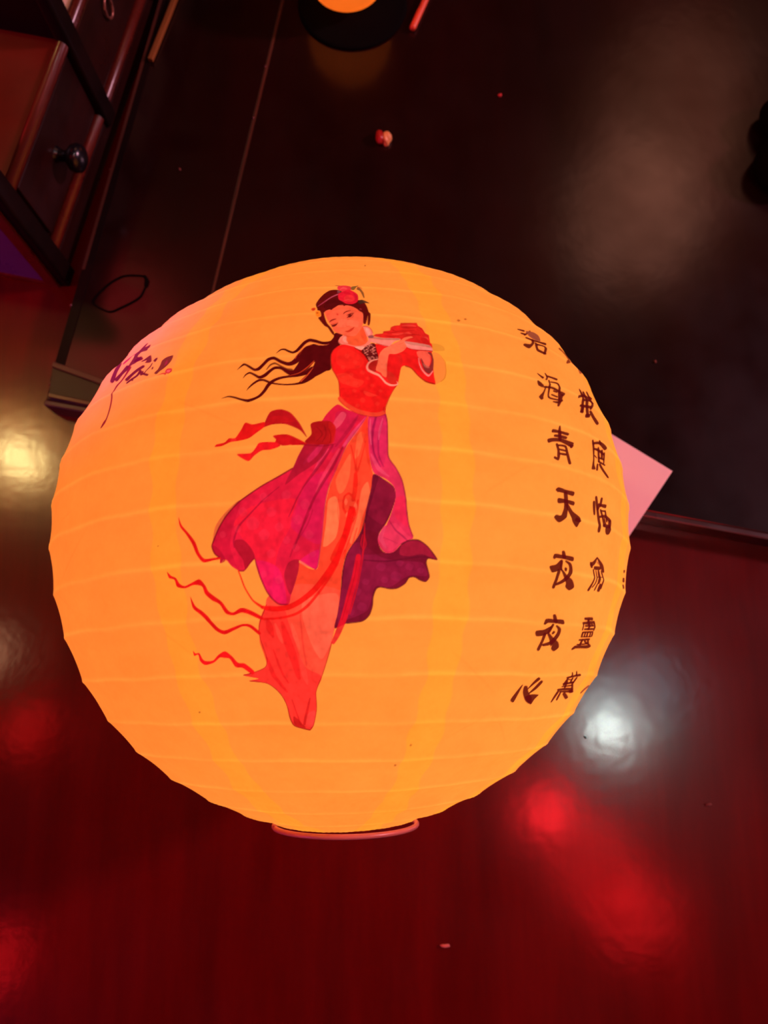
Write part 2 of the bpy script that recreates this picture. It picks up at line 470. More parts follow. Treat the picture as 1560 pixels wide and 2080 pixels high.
# flat print: layer, colour, opacity, curved, outline in hundredths of a degree (longitude, latitude)
PRINT = [
(0,(253,132,52),0.90,1,[1683,1929,1784,1918,1833,1800,1857,1665,1858,1547,1809,1434,1719,1358,1655,1334,1645,1461,1648,1602,1662,1758]),
(0,(214,122,30),0.75,1,[1807,1884,1846,1730,1849,1579,1809,1456,1740,1381,1746,1372,1828,1447,1866,1582,1860,1737,1811,1887]),
(0,(222,138,42),0.75,1,[1664,2122,1792,2143,1882,2120,1917,2078,1909,2011,1842,1986,1686,1976]),
(1,(86,9,11),1,1,[139,2223,84,2080,-7,1981,-142,1963,-249,2001,-337,1950,-396,1866,-426,1738,-465,1614,-512,1531,-545,1458,-443,1443,-321,1492,-215,1626,-225,1565,-305,1432,-399,1324,-432,1267,-335,1292,-239,1341,-118,1406,-34,1461,45,1496,40,1699,74,1844,157,1933,182,2028]),
(1,(86,9,11),1,1,[95,2139,15,2063,-104,2049,-217,2099,-327,2125,-413,2069,-477,1966,-523,1883,-566,1849,-625,1875,-700,1922,-775,1915,-835,1826,-831,1822,-760,1887,-703,1882,-635,1833,-558,1798,-487,1835,-433,1919,-375,2013,-315,2055,-225,2031,-107,1985,35,1981,136,2057]),
(1,(86,9,11),1,1,[-288,1983,-389,1927,-464,1797,-519,1708,-571,1657,-633,1643,-735,1684,-853,1750,-956,1728,-1030,1653,-1098,1588,-1153,1576,-1247,1639,-1347,1680,-1444,1584,-1441,1580,-1334,1645,-1257,1601,-1155,1530,-1068,1535,-996,1609,-929,1678,-852,1696,-747,1630,-634,1581,-544,1583,-461,1630,-391,1724,-329,1849,-256,1918]),
(1,(86,9,11),1,1,[-356,1724,-443,1578,-503,1513,-568,1496,-639,1525,-728,1570,-837,1576,-921,1521,-992,1461,-1058,1436,-1136,1480,-1224,1523,-1293,1490,-1327,1424,-1323,1420,-1277,1470,-1220,1489,-1147,1443,-1055,1380,-960,1405,-890,1476,-821,1529,-732,1520,-659,1463,-571,1404,-461,1408,-354,1473,-258,1629]),
(1,(86,9,11),0.85,1,[-951,1528,-894,1596,-826,1616,-738,1564,-642,1501,-549,1474,-546,1520,-634,1540,-729,1594,-828,1650,-911,1621,-961,1539]),
(1,(86,9,11),1,1,[-242,1551,-356,1474,-472,1430,-619,1408,-747,1389,-851,1345,-924,1273,-969,1171,-1027,1083,-1097,1039,-1189,1019,-1289,1044,-1401,1093,-1516,1122,-1624,1088,-1622,1084,-1511,1096,-1405,1060,-1295,1007,-1182,967,-1074,990,-992,1042,-925,1134,-877,1230,-821,1297,-731,1344,-610,1367,-459,1376,-330,1404,-202,1457]),
(1,(86,9,11),1,1,[-249,1458,-362,1315,-472,1267,-630,1257,-780,1283,-882,1321,-979,1371,-1074,1373,-1159,1315,-1216,1242,-1234,1186,-1231,1183,-1199,1225,-1136,1284,-1057,1333,-981,1331,-889,1283,-781,1252,-628,1230,-465,1231,-333,1259,-187,1371]),
(0,(205,60,25),0.80,1,[-219,1651,-324,1545,-446,1450,-592,1407,-590,1401,-440,1436,-314,1530,-214,1644]),
(0,(225,75,35),0.90,1,[-230,1533,-317,1408,-410,1296,-398,1283,-305,1396,-226,1529]),
(0,(200,62,50),0.80,1,[-1,1998,-103,1969,-223,2022,-318,2050,-382,2002,-379,1996,-317,2039,-224,2012,-103,1956,1,1991]),
(0,(210,60,30),0.70,1,[-382,2002,-443,1896,-484,1784,-517,1695,-507,1689,-472,1775,-431,1887,-378,1997]),
(0,(190,45,22),0.60,1,[-273,1971,-367,1961,-426,1861,-454,1747,-449,1744,-417,1854,-361,1949,-272,1964]),
(1,(86,9,11),1,1,[77,2224,131,2241,218,2191,173,2136,146,2050,176,1955,74,1873,0,1976,29,2071,67,2147]),
(1,(252,88,45),1,1,[230,2225,427,2218,496,2323,557,2396,587,2304,615,2149,619,2031,568,1960,463,1930,344,1947,264,1998,247,2104]),
(1,(238,66,32),0.50,1,[495,2300,556,2372,586,2281,602,2148,571,2049,524,2144]),
(1,(255,122,96),1,1,[218,2180,173,2130,146,2055,167,1997,232,1950,344,1932,487,1920,583,1940,667,2012,646,2107,586,2008,504,1960,384,1956,288,2007,259,2083,275,2170]),
(1,(255,158,132),0.70,1,[238,2147,279,2148,279,2072,304,2009,239,2040,215,2093]),
(1,(160,22,16),0.70,1,[144,2059,171,1990,230,1948,311,1936,391,1925,392,1930,312,1946,234,1964,180,2004,148,2062]),
(1,(255,122,100),1,1,[557,2390,633,2390,689,2333,715,2255,699,2187,648,2156,611,2171,586,2270]),
(1,(255,160,145),0.60,1,[597,2351,655,2331,677,2252,641,2194,614,2249]),
(1,(185,40,25),0.80,1,[556,2383,631,2381,685,2328,711,2252,719,2258,693,2338,635,2395,557,2397]),
(1,(255,99,62),1,1,[-117,2709,-99,2843,39,2981,240,2982,439,2875,568,2719,570,2517,535,2371,482,2265,431,2185,377,2167,312,2173,230,2200,147,2233,89,2269,59,2303,36,2361,0,2432,-56,2542]),
(1,(255,84,48),0.35,1,[-109,2709,-23,2760,44,2868,223,2896,438,2820,541,2692,436,2713,224,2814,49,2733,-42,2605]),
(1,(255,118,80),0.40,1,[176,2529,278,2530,398,2509,483,2488,463,2368,329,2387,212,2362,111,2384]),
(1,(215,55,35),0.50,1,[63,2272,146,2219,229,2187,311,2160,385,2159,386,2164,313,2171,231,2200,149,2229,64,2278]),
(1,(150,28,20),0.95,1,[-12,2463,19,2493,59,2512,103,2534,102,2543,53,2541,9,2516,-17,2470]),
(1,(140,25,18),0.95,1,[230,2636,255,2676,291,2713,354,2755,352,2765,282,2742,239,2700,221,2644]),
(1,(120,22,16),0.95,1,[14,2417,47,2393,97,2407,140,2455,137,2461,89,2433,47,2419,16,2428]),
(1,(105,16,14),0.95,1,[32,2377,78,2377,120,2420,116,2431,67,2415,29,2393]),
(1,(200,55,35),0.95,1,[38,2434,85,2438,135,2471,133,2476,83,2449,37,2442]),
(1,(120,22,16),0.95,1,[284,2607,332,2630,376,2646,412,2672,410,2679,372,2666,328,2647,281,2616]),
(1,(150,25,20),0.95,1,[287,2564,325,2576,360,2595,392,2637,390,2643,352,2620,318,2606,284,2576]),
(1,(110,16,14),0.90,1,[311,2625,352,2643,360,2601,338,2571,308,2581]),
(1,(150,30,25),0.70,1,[397,2682,368,2625,378,2616,404,2675]),
(1,(225,65,42),0.80,1,[294,2525,348,2542,401,2606,398,2611,345,2551,293,2531]),
(1,(190,32,18),0.95,1,[259,2265,314,2277,366,2316,411,2365,407,2372,359,2332,310,2292,257,2276]),
(1,(222,50,26),0.90,1,[267,2270,312,2296,346,2323,404,2360,383,2307,341,2266,300,2251]),
(1,(240,78,45),0.80,1,[260,2405,290,2373,330,2388,328,2398,292,2387,264,2413]),
(1,(238,62,38),0.95,1,[104,2628,131,2609,139,2636,113,2655]),
(1,(240,80,48),0.40,1,[198,2605,173,2505,192,2408,196,2409,179,2504,202,2603]),
(1,(100,14,12),1,1,[-284,2955,-271,3046,-225,3166,-156,3278,-65,3363,21,3387,100,3382,159,3356,257,3275,398,3137,491,3095,566,3092,617,2999,649,2873,668,2726,694,2662,682,2499,659,2413,638,2424,635,2545,616,2495,597,2439,559,2461,566,2616,550,2699,507,2743,465,2807,385,2884,313,2918,259,2922,230,2894,204,2946,132,2927,80,2868,32,2813,12,2775,-25,2792,-85,2750,-111,2683,-94,2581,-51,2457,15,2361,51,2292,74,2246,68,2191,32,2233,-11,2315,-40,2362,-92,2398,-156,2484,-206,2569,-163,2595,-164,2646,-191,2751,-237,2777,-245,2821]),
(1,(78,10,12),0.60,1,[-93,3042,33,3131,145,3130,223,2925,96,2924,10,2813,-79,2815,-137,2871]),
(0,(225,110,40),0.90,1,[637,2424,641,2520,647,2621,643,2621,622,2520,623,2423]),
(1,(150,40,45),0.80,1,[504,2807,538,2780,552,2817,516,2840]),
(1,(168,52,66),1,1,[-239,2896,-148,3001,-54,3113,35,3191,136,3253,128,3287,24,3226,-67,3145,-162,3028,-247,2910]),
(1,(205,100,110),0.60,1,[-111,3061,-4,3171,106,3242,103,3255,-9,3185,-114,3069]),
(1,(150,80,85),0.70,1,[99,3306,148,3301,152,3344,104,3373]),
(1,(222,62,22),0.95,1,[-352,2812,-338,2855,-289,2864,-272,2822,-290,2769,-325,2764]),
(1,(180,30,18),0.70,1,[-327,2825,-295,2830,-300,2783]),
(1,(255,124,20),0.95,1,[-257,2741,-209,2752,-177,2672,-177,2608,-223,2591,-258,2649]),
(1,(185,60,20),0.90,1,[-247,2694,-218,2699,-209,2663,-235,2651]),
(1,(112,82,34),0.90,1,[340,3412,405,3490,512,3551,474,3463,413,3377]),
(1,(120,70,34),0.90,1,[474,3395,529,3363,565,3271,599,3158,615,3170,604,3310,552,3414,492,3461]),
(1,(190,70,40),0.70,1,[493,3415,540,3432,578,3402,583,3415,546,3467,493,3460]),
(1,(70,40,26),0.95,1,[490,3050,557,3107,630,3074,701,3008,627,3011,571,2996,515,2964]),
(1,(140,60,30),0.90,1,[44,3537,95,3518,155,3519,155,3541,94,3555,44,3548]),
(1,(228,44,56),0.97,1,[94,3425,115,3515,195,3549,285,3536,360,3457,344,3361,228,3324,129,3373]),
(1,(226,28,44),1,1,[123,3273,218,3349,315,3391,421,3330,487,3251,497,3126,461,3019,377,2964,277,2971,203,3040,137,3100,118,3185]),
(1,(243,52,48),0.70,1,[229,3162,286,3235,381,3230,427,3138,388,3045,305,3028,240,3086]),
(1,(205,16,34),0.60,1,[237,3341,324,3326,353,3261,276,3259,228,3291]),
(1,(190,15,40),0.50,1,[407,3275,448,3182,430,3079,439,3075,465,3190,414,3286]),
(1,(245,90,85),0.60,1,[151,3383,208,3412,285,3402,286,3419,205,3458,146,3399]),
(1,(250,80,70),0.50,1,[213,3050,305,3090,378,3069,380,3081,304,3115,211,3061]),
(1,(240,29,24),1,1,[144,1943,69,1844,40,1699,57,1514,116,1394,161,1278,175,1136,186,976,277,869,442,776,631,734,837,779,854,868,923,1035,988,1164,1053,1269,1094,1433,1129,1570,1194,1604,1290,1566,1384,1454,1505,1354,1649,1323,1647,1491,1649,1677,1668,1908,1679,2152,1208,2089,930,1993,759,2015,665,1975,507,1901,352,1946,235,1978]),
(1,(250,46,32),0.50,1,[146,1844,274,1911,453,1768,552,1645,474,1519,275,1515,125,1605]),
(1,(252,60,38),0.50,1,[116,1394,275,1425,398,1339,544,1285,445,1168,276,1221,203,1249]),
(1,(222,20,20),0.45,1,[192,1136,324,1166,541,1115,734,1066,635,953,396,973,229,998]),
(1,(252,66,44),0.50,1,[541,1115,637,1076,733,1025,612,1006,541,1059]),
(1,(224,18,18),0.40,1,[646,1406,790,1267,933,1161,852,962,710,1065,592,1229]),
(1,(255,74,50),0.20,1,[247,1732,275,1773,328,1743,307,1687,263,1696]),
(1,(255,74,50),0.20,1,[378,1624,403,1659,448,1634,430,1586,392,1594]),
(1,(255,74,50),0.20,1,[191,1529,215,1563,260,1538,243,1491,205,1500]),
(1,(255,74,50),0.20,1,[310,1396,338,1434,389,1407,369,1354,326,1363]),
(1,(255,74,50),0.20,1,[486,1444,512,1481,560,1456,541,1406,500,1413]),
(1,(255,74,50),0.20,1,[633,1216,656,1247,697,1227,680,1185,646,1191]),
(1,(255,74,50),0.20,1,[363,1110,387,1142,430,1119,413,1076,376,1083]),
(1,(255,74,50),0.20,1,[271,1250,291,1278,329,1258,315,1220,283,1226]),
(1,(255,74,50),0.20,1,[477,948,504,983,553,959,534,910,492,918]),
(1,(255,74,50),0.20,1,[696,901,720,932,764,911,746,869,709,875]),
(1,(255,74,50),0.20,1,[202,1365,219,1389,251,1371,239,1339,212,1345]),
(1,(255,74,50),0.20,1,[578,1344,599,1373,637,1353,621,1314,589,1320]),
(1,(255,74,50),0.20,1,[366,1251,397,1293,454,1264,431,1207,383,1216]),
(1,(255,74,50),0.20,1,[755,1123,777,1151,814,1133,798,1095,766,1100]),
(1,(255,74,50),0.20,1,[412,866,434,894,474,874,458,836,424,842]),
(1,(160,15,15),0.80,1,[141,1948,63,1848,33,1700,51,1512,110,1391,156,1276,168,1135,179,976,193,977,182,1137,167,1280,121,1398,63,1516,46,1699,75,1840,148,1939]),
(1,(165,15,15),0.70,1,[848,799,864,866,929,1032,993,1161,1058,1265,1048,1273,983,1168,916,1038,853,870,836,802]),
(1,(150,25,10),0.80,1,[1189,1588,1284,1557,1377,1446,1498,1341,1645,1312,1653,1335,1511,1367,1391,1463,1296,1576,1199,1612]),
(1,(104,22,20),1,1,[553,1915,672,2015,733,2018,753,1862,767,1689,638,1632,516,1825]),
(1,(238,128,104),0.90,1,[719,1784,707,1779,700,1786,701,1802,697,1803,691,1781,706,1767,721,1779]),
(1,(238,128,104),0.90,1,[634,1959,642,1952,641,1944,634,1936,636,1930,650,1938,650,1960,637,1965]),
(1,(238,128,104),0.90,1,[598,1801,602,1818,613,1824,624,1814,627,1819,615,1836,594,1825,593,1801]),
(1,(238,128,104),0.90,1,[578,1772,588,1767,590,1757,583,1746,586,1742,600,1754,595,1776,580,1778]),
(1,(238,128,104),0.90,1,[600,1899,600,1881,590,1872,577,1878,575,1872,590,1860,609,1876,605,1900]),
(1,(238,128,104),0.90,1,[641,1715,629,1702,618,1705,613,1723,609,1722,610,1697,632,1690,645,1711]),
(1,(238,128,104),0.90,1,[702,1946,707,1928,700,1915,685,1914,684,1907,704,1903,717,1928,706,1949]),
(1,(238,128,104),0.90,1,[663,1691,667,1710,680,1716,692,1706,695,1711,682,1729,660,1717,659,1691]),
(1,(238,128,104),0.90,1,[715,1859,720,1869,727,1870,733,1861,738,1864,733,1881,715,1879,710,1861]),
(1,(238,128,104),0.90,1,[695,1911,696,1897,689,1890,679,1892,677,1886,691,1877,705,1894,700,1913]),
(1,(238,128,104),0.90,1,[645,1863,655,1865,660,1859,658,1846,663,1844,670,1862,658,1878,644,1869]),
(1,(238,128,104),0.90,1,[706,1804,703,1791,696,1787,687,1793,684,1788,694,1775,711,1784,711,1803]),
(1,(238,128,104),0.90,1,[742,1956,735,1938,723,1936,714,1949,709,1945,718,1923,741,1929,747,1954]),
(1,(238,128,104),0.90,1,[713,1711,703,1703,695,1707,693,1721,688,1721,687,1700,704,1691,716,1706]),
(1,(238,128,104),0.90,1,[645,1694,638,1677,626,1675,616,1688,612,1684,622,1663,644,1668,650,1693]),
(1,(238,128,104),0.90,1,[564,1807,571,1803,572,1795,566,1787,569,1782,581,1792,578,1811,565,1813]),
(1,(238,128,104),0.90,1,[670,1878,684,1885,694,1876,692,1857,697,1856,703,1881,686,1898,668,1883]),
(1,(238,128,104),0.90,1,[668,1813,677,1820,684,1816,685,1804,690,1805,692,1824,676,1832,665,1818]),
(1,(238,128,104),0.90,1,[628,1957,635,1972,646,1973,654,1960,658,1963,652,1985,630,1983,623,1959]),
(1,(238,128,104),0.90,1,[718,1862,708,1849,698,1852,693,1867,688,1865,691,1842,711,1838,722,1858]),
(1,(238,128,104),0.90,1,[621,1872,619,1856,610,1850,600,1857,597,1851,609,1838,627,1850,626,1872]),
(1,(238,128,104),0.90,1,[593,1870,599,1880,605,1880,611,1872,615,1875,610,1892,593,1890,589,1873]),
(1,(238,128,104),0.90,1,[629,1668,642,1678,654,1671,655,1652,660,1652,662,1678,642,1690,626,1672]),
(1,(238,128,104),0.90,1,[739,1716,752,1705,751,1688,736,1677,738,1672,759,1682,761,1711,742,1721]),
(1,(238,128,104),0.90,1,[708,1912,715,1925,724,1926,730,1914,735,1918,729,1937,710,1935,703,1914]),
(1,(238,128,104),0.90,1,[573,1771,567,1787,573,1800,587,1802,588,1809,568,1811,557,1786,569,1768]),
(1,(238,128,104),0.90,1,[652,1963,656,1978,665,1982,675,1973,678,1977,669,1995,649,1987,647,1964]),
(1,(238,128,104),0.90,1,[701,1965,687,1967,684,1980,691,1995,687,1999,674,1981,681,1956,700,1959]),
(1,(238,128,104),0.90,1,[608,1743,605,1755,609,1763,619,1764,620,1770,605,1774,595,1755,603,1740]),
(1,(238,128,104),0.90,1,[584,1923,598,1938,612,1933,616,1911,621,1913,620,1942,596,1951,581,1928]),
(1,(238,128,104),0.90,1,[538,1863,555,1861,560,1844,551,1826,555,1822,570,1843,561,1871,538,1869]),
(1,(238,128,104),0.90,1,[654,1674,642,1664,632,1669,630,1686,625,1685,624,1662,643,1652,657,1669]),
(1,(238,128,104),0.90,1,[751,1811,745,1803,739,1803,735,1812,730,1810,732,1793,748,1792,755,1807]),
(1,(238,128,104),0.90,1,[613,1919,623,1913,624,1903,616,1892,619,1887,634,1899,630,1923,614,1925]),
(1,(255,158,130),1,1,[413,1923,493,1941,568,1935,522,1866,462,1880]),
(1,(115,15,10),0.90,1,[401,1903,458,1859,508,1804,565,1714,628,1628,639,1640,580,1730,523,1821,467,1876,405,1912]),
(1,(120,12,12),0.80,1,[725,2014,745,1860,760,1688,769,1690,757,1864,735,2017]),
(1,(222,36,27),1,0,[716,2190,759,2230,878,2253,901,2303,1007,2327,1029,2402,1095,2439,1185,2457,1207,2507,1499,2545,1515,2488,1585,2446,1624,2349,1686,2316,1681,2174,1669,2070,1439,2071,1284,2105,1129,2143,921,2150]),
(1,(170,18,15),0.60,1,[883,2290,993,2268,1124,2299,1125,2308,995,2291,885,2299]),
(1,(170,18,15),0.60,1,[1022,2368,1103,2313,1258,2339,1439,2375,1440,2384,1260,2357,1107,2332,1026,2376]),
(1,(170,18,15),0.60,1,[1191,2416,1333,2412,1495,2450,1496,2459,1337,2436,1192,2425]),
(1,(170,18,15),0.60,1,[893,2213,1028,2190,1159,2225,1159,2233,1031,2213,895,2222]),
(1,(170,18,15),0.60,1,[1269,2252,1425,2279,1536,2288,1538,2297,1428,2302,1270,2260]),
(1,(170,18,15),0.60,1,[1508,2476,1571,2406,1616,2317,1622,2323,1587,2425,1514,2484]),
(1,(246,80,58),0.50,1,[1034,2253,1140,2244,1242,2290,1242,2301,1143,2281,1035,2264]),
(1,(246,80,58),0.50,1,[1228,2449,1361,2461,1475,2468,1478,2481,1369,2501,1229,2461]),
(1,(246,80,58),0.50,1,[1551,2246,1622,2231,1665,2209,1672,2219,1638,2268,1554,2258]),
(1,(246,80,58),0.50,1,[1252,2291,1316,2293,1370,2292,1375,2303,1324,2331,1253,2302]),
(1,(195,20,18),0.50,1,[1528,2234,1598,2259,1668,2144,1634,2071,1551,2100]),
(1,(150,20,15),0.60,0,[718,2189,760,2224,879,2247,902,2298,1008,2322,1031,2398,1095,2433,1186,2451,1207,2501,1498,2539,1500,2551,1208,2513,1184,2462,1095,2445,1026,2406,1005,2332,899,2308,877,2258,759,2235,714,2198]),
(1,(255,126,106),1,1,[637,2158,716,2204,726,2157,901,2160,1153,2170,1172,2145,1062,2095,970,1981,888,1981,789,2019,678,2050,632,2103]),
(1,(196,106,82),0.85,1,[650,2159,715,2179,900,2157,1153,2170,1139,2133,866,2113,687,2131]),
(1,(150,70,70),0.90,1,[635,2186,716,2207,719,2156,646,2138]),
(1,(255,134,116),1,1,[1189,2108,1338,2112,1530,2104,1668,2079,1691,1961,1574,1962,1424,1953,1320,1961,1241,2007]),
(1,(206,116,92),0.85,1,[1222,2123,1445,2112,1670,2080,1670,2037,1436,2044,1279,2062,1192,2088]),
(1,(150,20,18),0.70,1,[757,2026,837,1995,948,1974,951,1984,841,2011,760,2036]),
(1,(160,25,20),0.70,1,[1298,1950,1422,1943,1572,1950,1683,1944,1690,1971,1576,1969,1425,1957,1299,1958]),
(1,(204,36,28),0.50,1,[1037,1782,1138,1791,1148,1669,1122,1595,1063,1590]),
(1,(228,26,24),0.80,1,[926,1773,1038,1801,1123,1607,1089,1475,1054,1301,964,1256,892,1335,878,1459]),
(1,(200,44,28),0.60,1,[889,1483,976,1466,1047,1357,1023,1277,927,1270]),
(1,(180,30,22),1,1,[647,1611,693,1658,764,1679,755,1498,686,1466,630,1510,614,1568]),
(1,(255,108,70),1,1,[1165,2130,1241,2199,1354,2241,1389,2222,1292,2172,1231,2110,1257,2009,1206,1918,1144,1861,1049,1808,952,1798,921,1699,901,1578,886,1385,828,1405,801,1455,730,1497,757,1616,783,1751,820,1841,885,1928,970,1981,1058,2055]),
(1,(255,84,48),0.35,1,[769,1617,815,1549,885,1494,880,1391,828,1410,796,1460,730,1497]),
(1,(238,70,42),0.50,1,[1120,2030,1186,2061,1232,2103,1230,2109,1183,2073,1118,2038]),
(1,(225,60,38),0.60,1,[1383,2225,1301,2179,1236,2120,1239,2113,1304,2167,1385,2217]),
(1,(253,92,66),1,1,[1407,1896,1486,1938,1619,1937,1631,1874,1613,1746,1585,1644,1539,1612,1487,1699,1422,1759]),
(1,(146,42,38),1,1,[1594,1914,1659,1917,1665,1778,1641,1580,1568,1505,1501,1545,1459,1678,1453,1763,1496,1682,1553,1598,1613,1685,1639,1831]),
(1,(190,95,75),0.70,1,[1485,1681,1523,1649,1573,1631,1585,1602,1528,1601,1490,1633]),
(1,(255,132,116),1,1,[1412,1757,1415,1663,1456,1543,1552,1448,1638,1550,1629,1560,1559,1483,1475,1562,1429,1671,1421,1760]),
(1,(255,142,114),1,1,[764,1689,690,1676,617,1630,580,1550,600,1474,678,1428,761,1391,811,1337,865,1262,935,1223,1003,1228,1062,1263,1046,1318,1040,1316,1045,1273,1001,1256,945,1257,884,1289,830,1358,779,1423,693,1464,623,1504,610,1548,634,1608,695,1655,765,1677]),
(1,(248,70,40),1,1,[591,720,367,357,209,75,79,-252,1,-571,-66,-938,-95,-1255,-125,-1489,-247,-1487,-394,-1406,-427,-1589,-537,-1877,-573,-1997,-822,-1903,-888,-2003,-977,-2164,-1037,-2300,-1067,-2438,-1076,-2550,-1033,-2723,-1008,-2869,-1065,-3017,-936,-3019,-637,-3052,-193,-2967,-69,-2792,18,-2565,94,-2399,154,-2126,197,-1859,225,-1544,291,-1283,450,-1048,533,-865,566,-675,631,-382,663,-193,619,-30,602,305,616,595]),
(1,(255,78,52),1,1,[-929,-2023,-1023,-2225,-1065,-2362,-1058,-2502,-1017,-2668,-994,-2813,-1041,-2911,-1244,-2983,-1430,-3018,-1175,-3079,-1352,-3121,-1058,-3162,-912,-3272,-823,-3400,-765,-3562,-741,-3759,-675,-3893,-534,-3952,-397,-3989,-315,-3877,-242,-3621,-232,-3351,-200,-3247,-87,-2995,3,-2753,65,-2540,104,-2355,128,-2287,178,-2017,190,-1796,-390,-1702,-867,-1868]),
(1,(255,44,40),0.75,1,[-903,-2001,-1036,-2224,-1065,-2362,-1058,-2502,-1017,-2668,-994,-2813,-1041,-2911,-1244,-2983,-1430,-3018,-1175,-3079,-1352,-3121,-1058,-3162,-912,-3272,-823,-3400,-765,-3562,-741,-3759,-675,-3893,-534,-3952,-397,-3989,-315,-3877,-242,-3621,-232,-3351,-200,-3247,-115,-3045,-388,-2894,-529,-2464,-584,-2233,-643,-2052]),
(1,(255,104,72),0.70,1,[-330,-1923,133,-1840,166,-2062,104,-2355,26,-2610,-104,-2800,-221,-2655,-306,-2421,-364,-2146]),
(1,(240,20,22),0.60,1,[-912,-2184,-941,-2331,-867,-2464,-833,-2454,-828,-2308,-878,-2180]),
(1,(240,22,24),0.60,1,[-700,-2236,-692,-2525,-617,-2789,-509,-3099,-458,-3084,-494,-2753,-571,-2493,-661,-2228]),
(1,(236,20,24),0.60,1,[-1005,-2770,-934,-3053,-739,-3329,-715,-3313,-869,-3021,-979,-2760]),
(1,(238,50,40),0.60,1,[-407,-2124,-405,-2584,-360,-2896,-339,-2893,-375,-2581,-388,-2123]),
(1,(238,22,24),0.60,1,[-880,-2649,-818,-2897,-688,-3171,-668,-3161,-783,-2882,-865,-2644]),
(1,(196,20,20),0.70,1,[-352,-3427,-448,-3670,-512,-3871,-473,-3880,-399,-3681,-331,-3432]),
(1,(200,20,22),0.60,1,[-671,-3457,-624,-3679,-567,-3881,-538,-3870,-596,-3669,-655,-3451]),
(1,(255,90,66),0.50,1,[-804,-2256,-780,-2447,-720,-2558,-701,-2551,-717,-2428,-780,-2249]),
(1,(255,96,70),0.50,1,[-549,-2259,-538,-2450,-454,-2656,-435,-2650,-466,-2432,-526,-2254]),
(1,(255,76,58),0.50,1,[-464,-2751,-442,-3004,-371,-3197,-350,-3192,-350,-2981,-440,-2745]),
(1,(190,22,20),0.80,1,[-671,-3730,-558,-3811,-472,-3941,-618,-3911,-682,-3846]),
(1,(255,70,60),0.60,1,[-412,-3704,-264,-3648,-333,-3906,-452,-3905]),
(1,(160,20,16),0.80,1,[-906,-1977,-1029,-2223,-1071,-2362,-1064,-2503,-1023,-2670,-1001,-2814,-1045,-2906,-1245,-2977,-1430,-3012,-1429,-3024,-1243,-2989,-1038,-2916,-988,-2813,-1011,-2667,-1052,-2500,-1059,-2362,-1017,-2226,-895,-1981]),
(1,(150,20,16),0.85,1,[-1353,-3126,-1061,-3167,-918,-3277,-829,-3403,-773,-3565,-752,-3763,-684,-3902,-539,-3964,-401,-4001,-392,-3977,-528,-3941,-666,-3884,-729,-3754,-756,-3559,-816,-3396,-907,-3267,-1056,-3158,-1350,-3116]),
(1,(170,25,16),0.75,1,[-390,-3994,-307,-3879,-234,-3621,-224,-3352,-193,-3250,-80,-2998,10,-2755,72,-2542,58,-2538,-4,-2751,-94,-2993,-208,-3245,-240,-3351,-250,-3620,-323,-3874,-404,-3984]),
(1,(255,126,74),0.80,1,[31,-557,135,-498,180,-633,180,-856,135,-1062,15,-1179,-46,-1179,1,-855]),
(1,(255,112,62),0.60,1,[135,-256,253,-10,342,116,328,-194,254,-408,180,-453]),
(1,(255,112,62),0.55,1,[433,374,494,457,539,408,463,118,402,54]),
(1,(255,120,70),0.65,1,[492,-406,582,-283,612,-495,523,-735,450,-1003,376,-1151,331,-1122,434,-781]),
(1,(238,40,24),0.55,1,[573,692,602,575,613,121,642,-97,582,-5,538,247,494,473]),
(1,(232,34,20),0.80,1,[335,241,376,51,401,-133,380,-345,440,-347,434,-131,399,57,350,246]),
(1,(232,34,20),0.70,1,[550,312,482,58,421,-144,444,-151,503,53,558,310]),
(1,(232,34,20),0.60,1,[428,181,417,23,413,-132,428,-132,432,23,437,181]),
(1,(232,34,20),0.40,1,[175,-468,158,-708,191,-930,200,-929,173,-707,184,-468]),
(1,(232,34,20),0.85,1,[388,-163,370,-404,352,-553,395,-562,435,-410,432,-163]),
(1,(232,34,20),0.85,1,[261,-507,314,-471,360,-509,394,-562,413,-553,387,-486,314,-435,248,-490]),
(1,(232,34,20),0.85,1,[244,-497,224,-651,304,-783,381,-750,367,-723,325,-751,256,-644,265,-499]),
(1,(232,34,20),0.85,1,[438,-539,404,-640,329,-757,270,-846,300,-866,359,-776,433,-654,458,-545]),
(1,(232,34,20),0.85,1,[320,-640,387,-727,375,-803,303,-874,326,-897,404,-819,421,-716,338,-625]),
(1,(232,34,20),0.90,1,[286,-834,228,-1018,132,-1188,55,-1366,153,-1407,228,-1232,313,-1048,344,-847]),
(1,(232,34,20),0.60,1,[427,-927,363,-1148,332,-1326,362,-1330,389,-1154,442,-931]),
(1,(232,34,20),0.60,1,[340,-1046,276,-1207,245,-1356,266,-1360,296,-1213,351,-1050]),
(1,(255,110,70),0.70,1,[254,-573,277,-524,300,-573,277,-622]),
(1,(255,110,70),0.70,1,[273,-752,292,-712,311,-752,292,-792]),
(1,(255,110,70),0.70,1,[344,-781,367,-732,390,-781,367,-830]),
(1,(255,110,70),0.70,1,[386,-632,411,-578,436,-632,411,-686]),
(1,(120,18,40),1,1,[663,-166,817,-243,951,-347,973,-507,899,-748,834,-881,748,-1013,759,-1201,841,-1268,963,-1250,1070,-1148,1178,-1093,1316,-1083,1460,-1170,1601,-1345,1468,-1331,1437,-1396,1478,-1501,1507,-1593,1460,-1661,1372,-1645,1284,-1602,1200,-1614,1148,-1694,1039,-1763,927,-1775,787,-1752,722,-1779,680,-1886,671,-2019,626,-2141,521,-2230,294,-2263,109,-2338,154,-2126,197,-1859,225,-1544,291,-1283,450,-1048,533,-865,558,-675,626,-382]),
(1,(146,24,58),0.65,1,[291,-1335,450,-1126,775,-1332,1077,-1379,1386,-1398,1469,-1581,1198,-1587,926,-1751,704,-1753,602,-2073,294,-2208,152,-2262,224,-1754]),
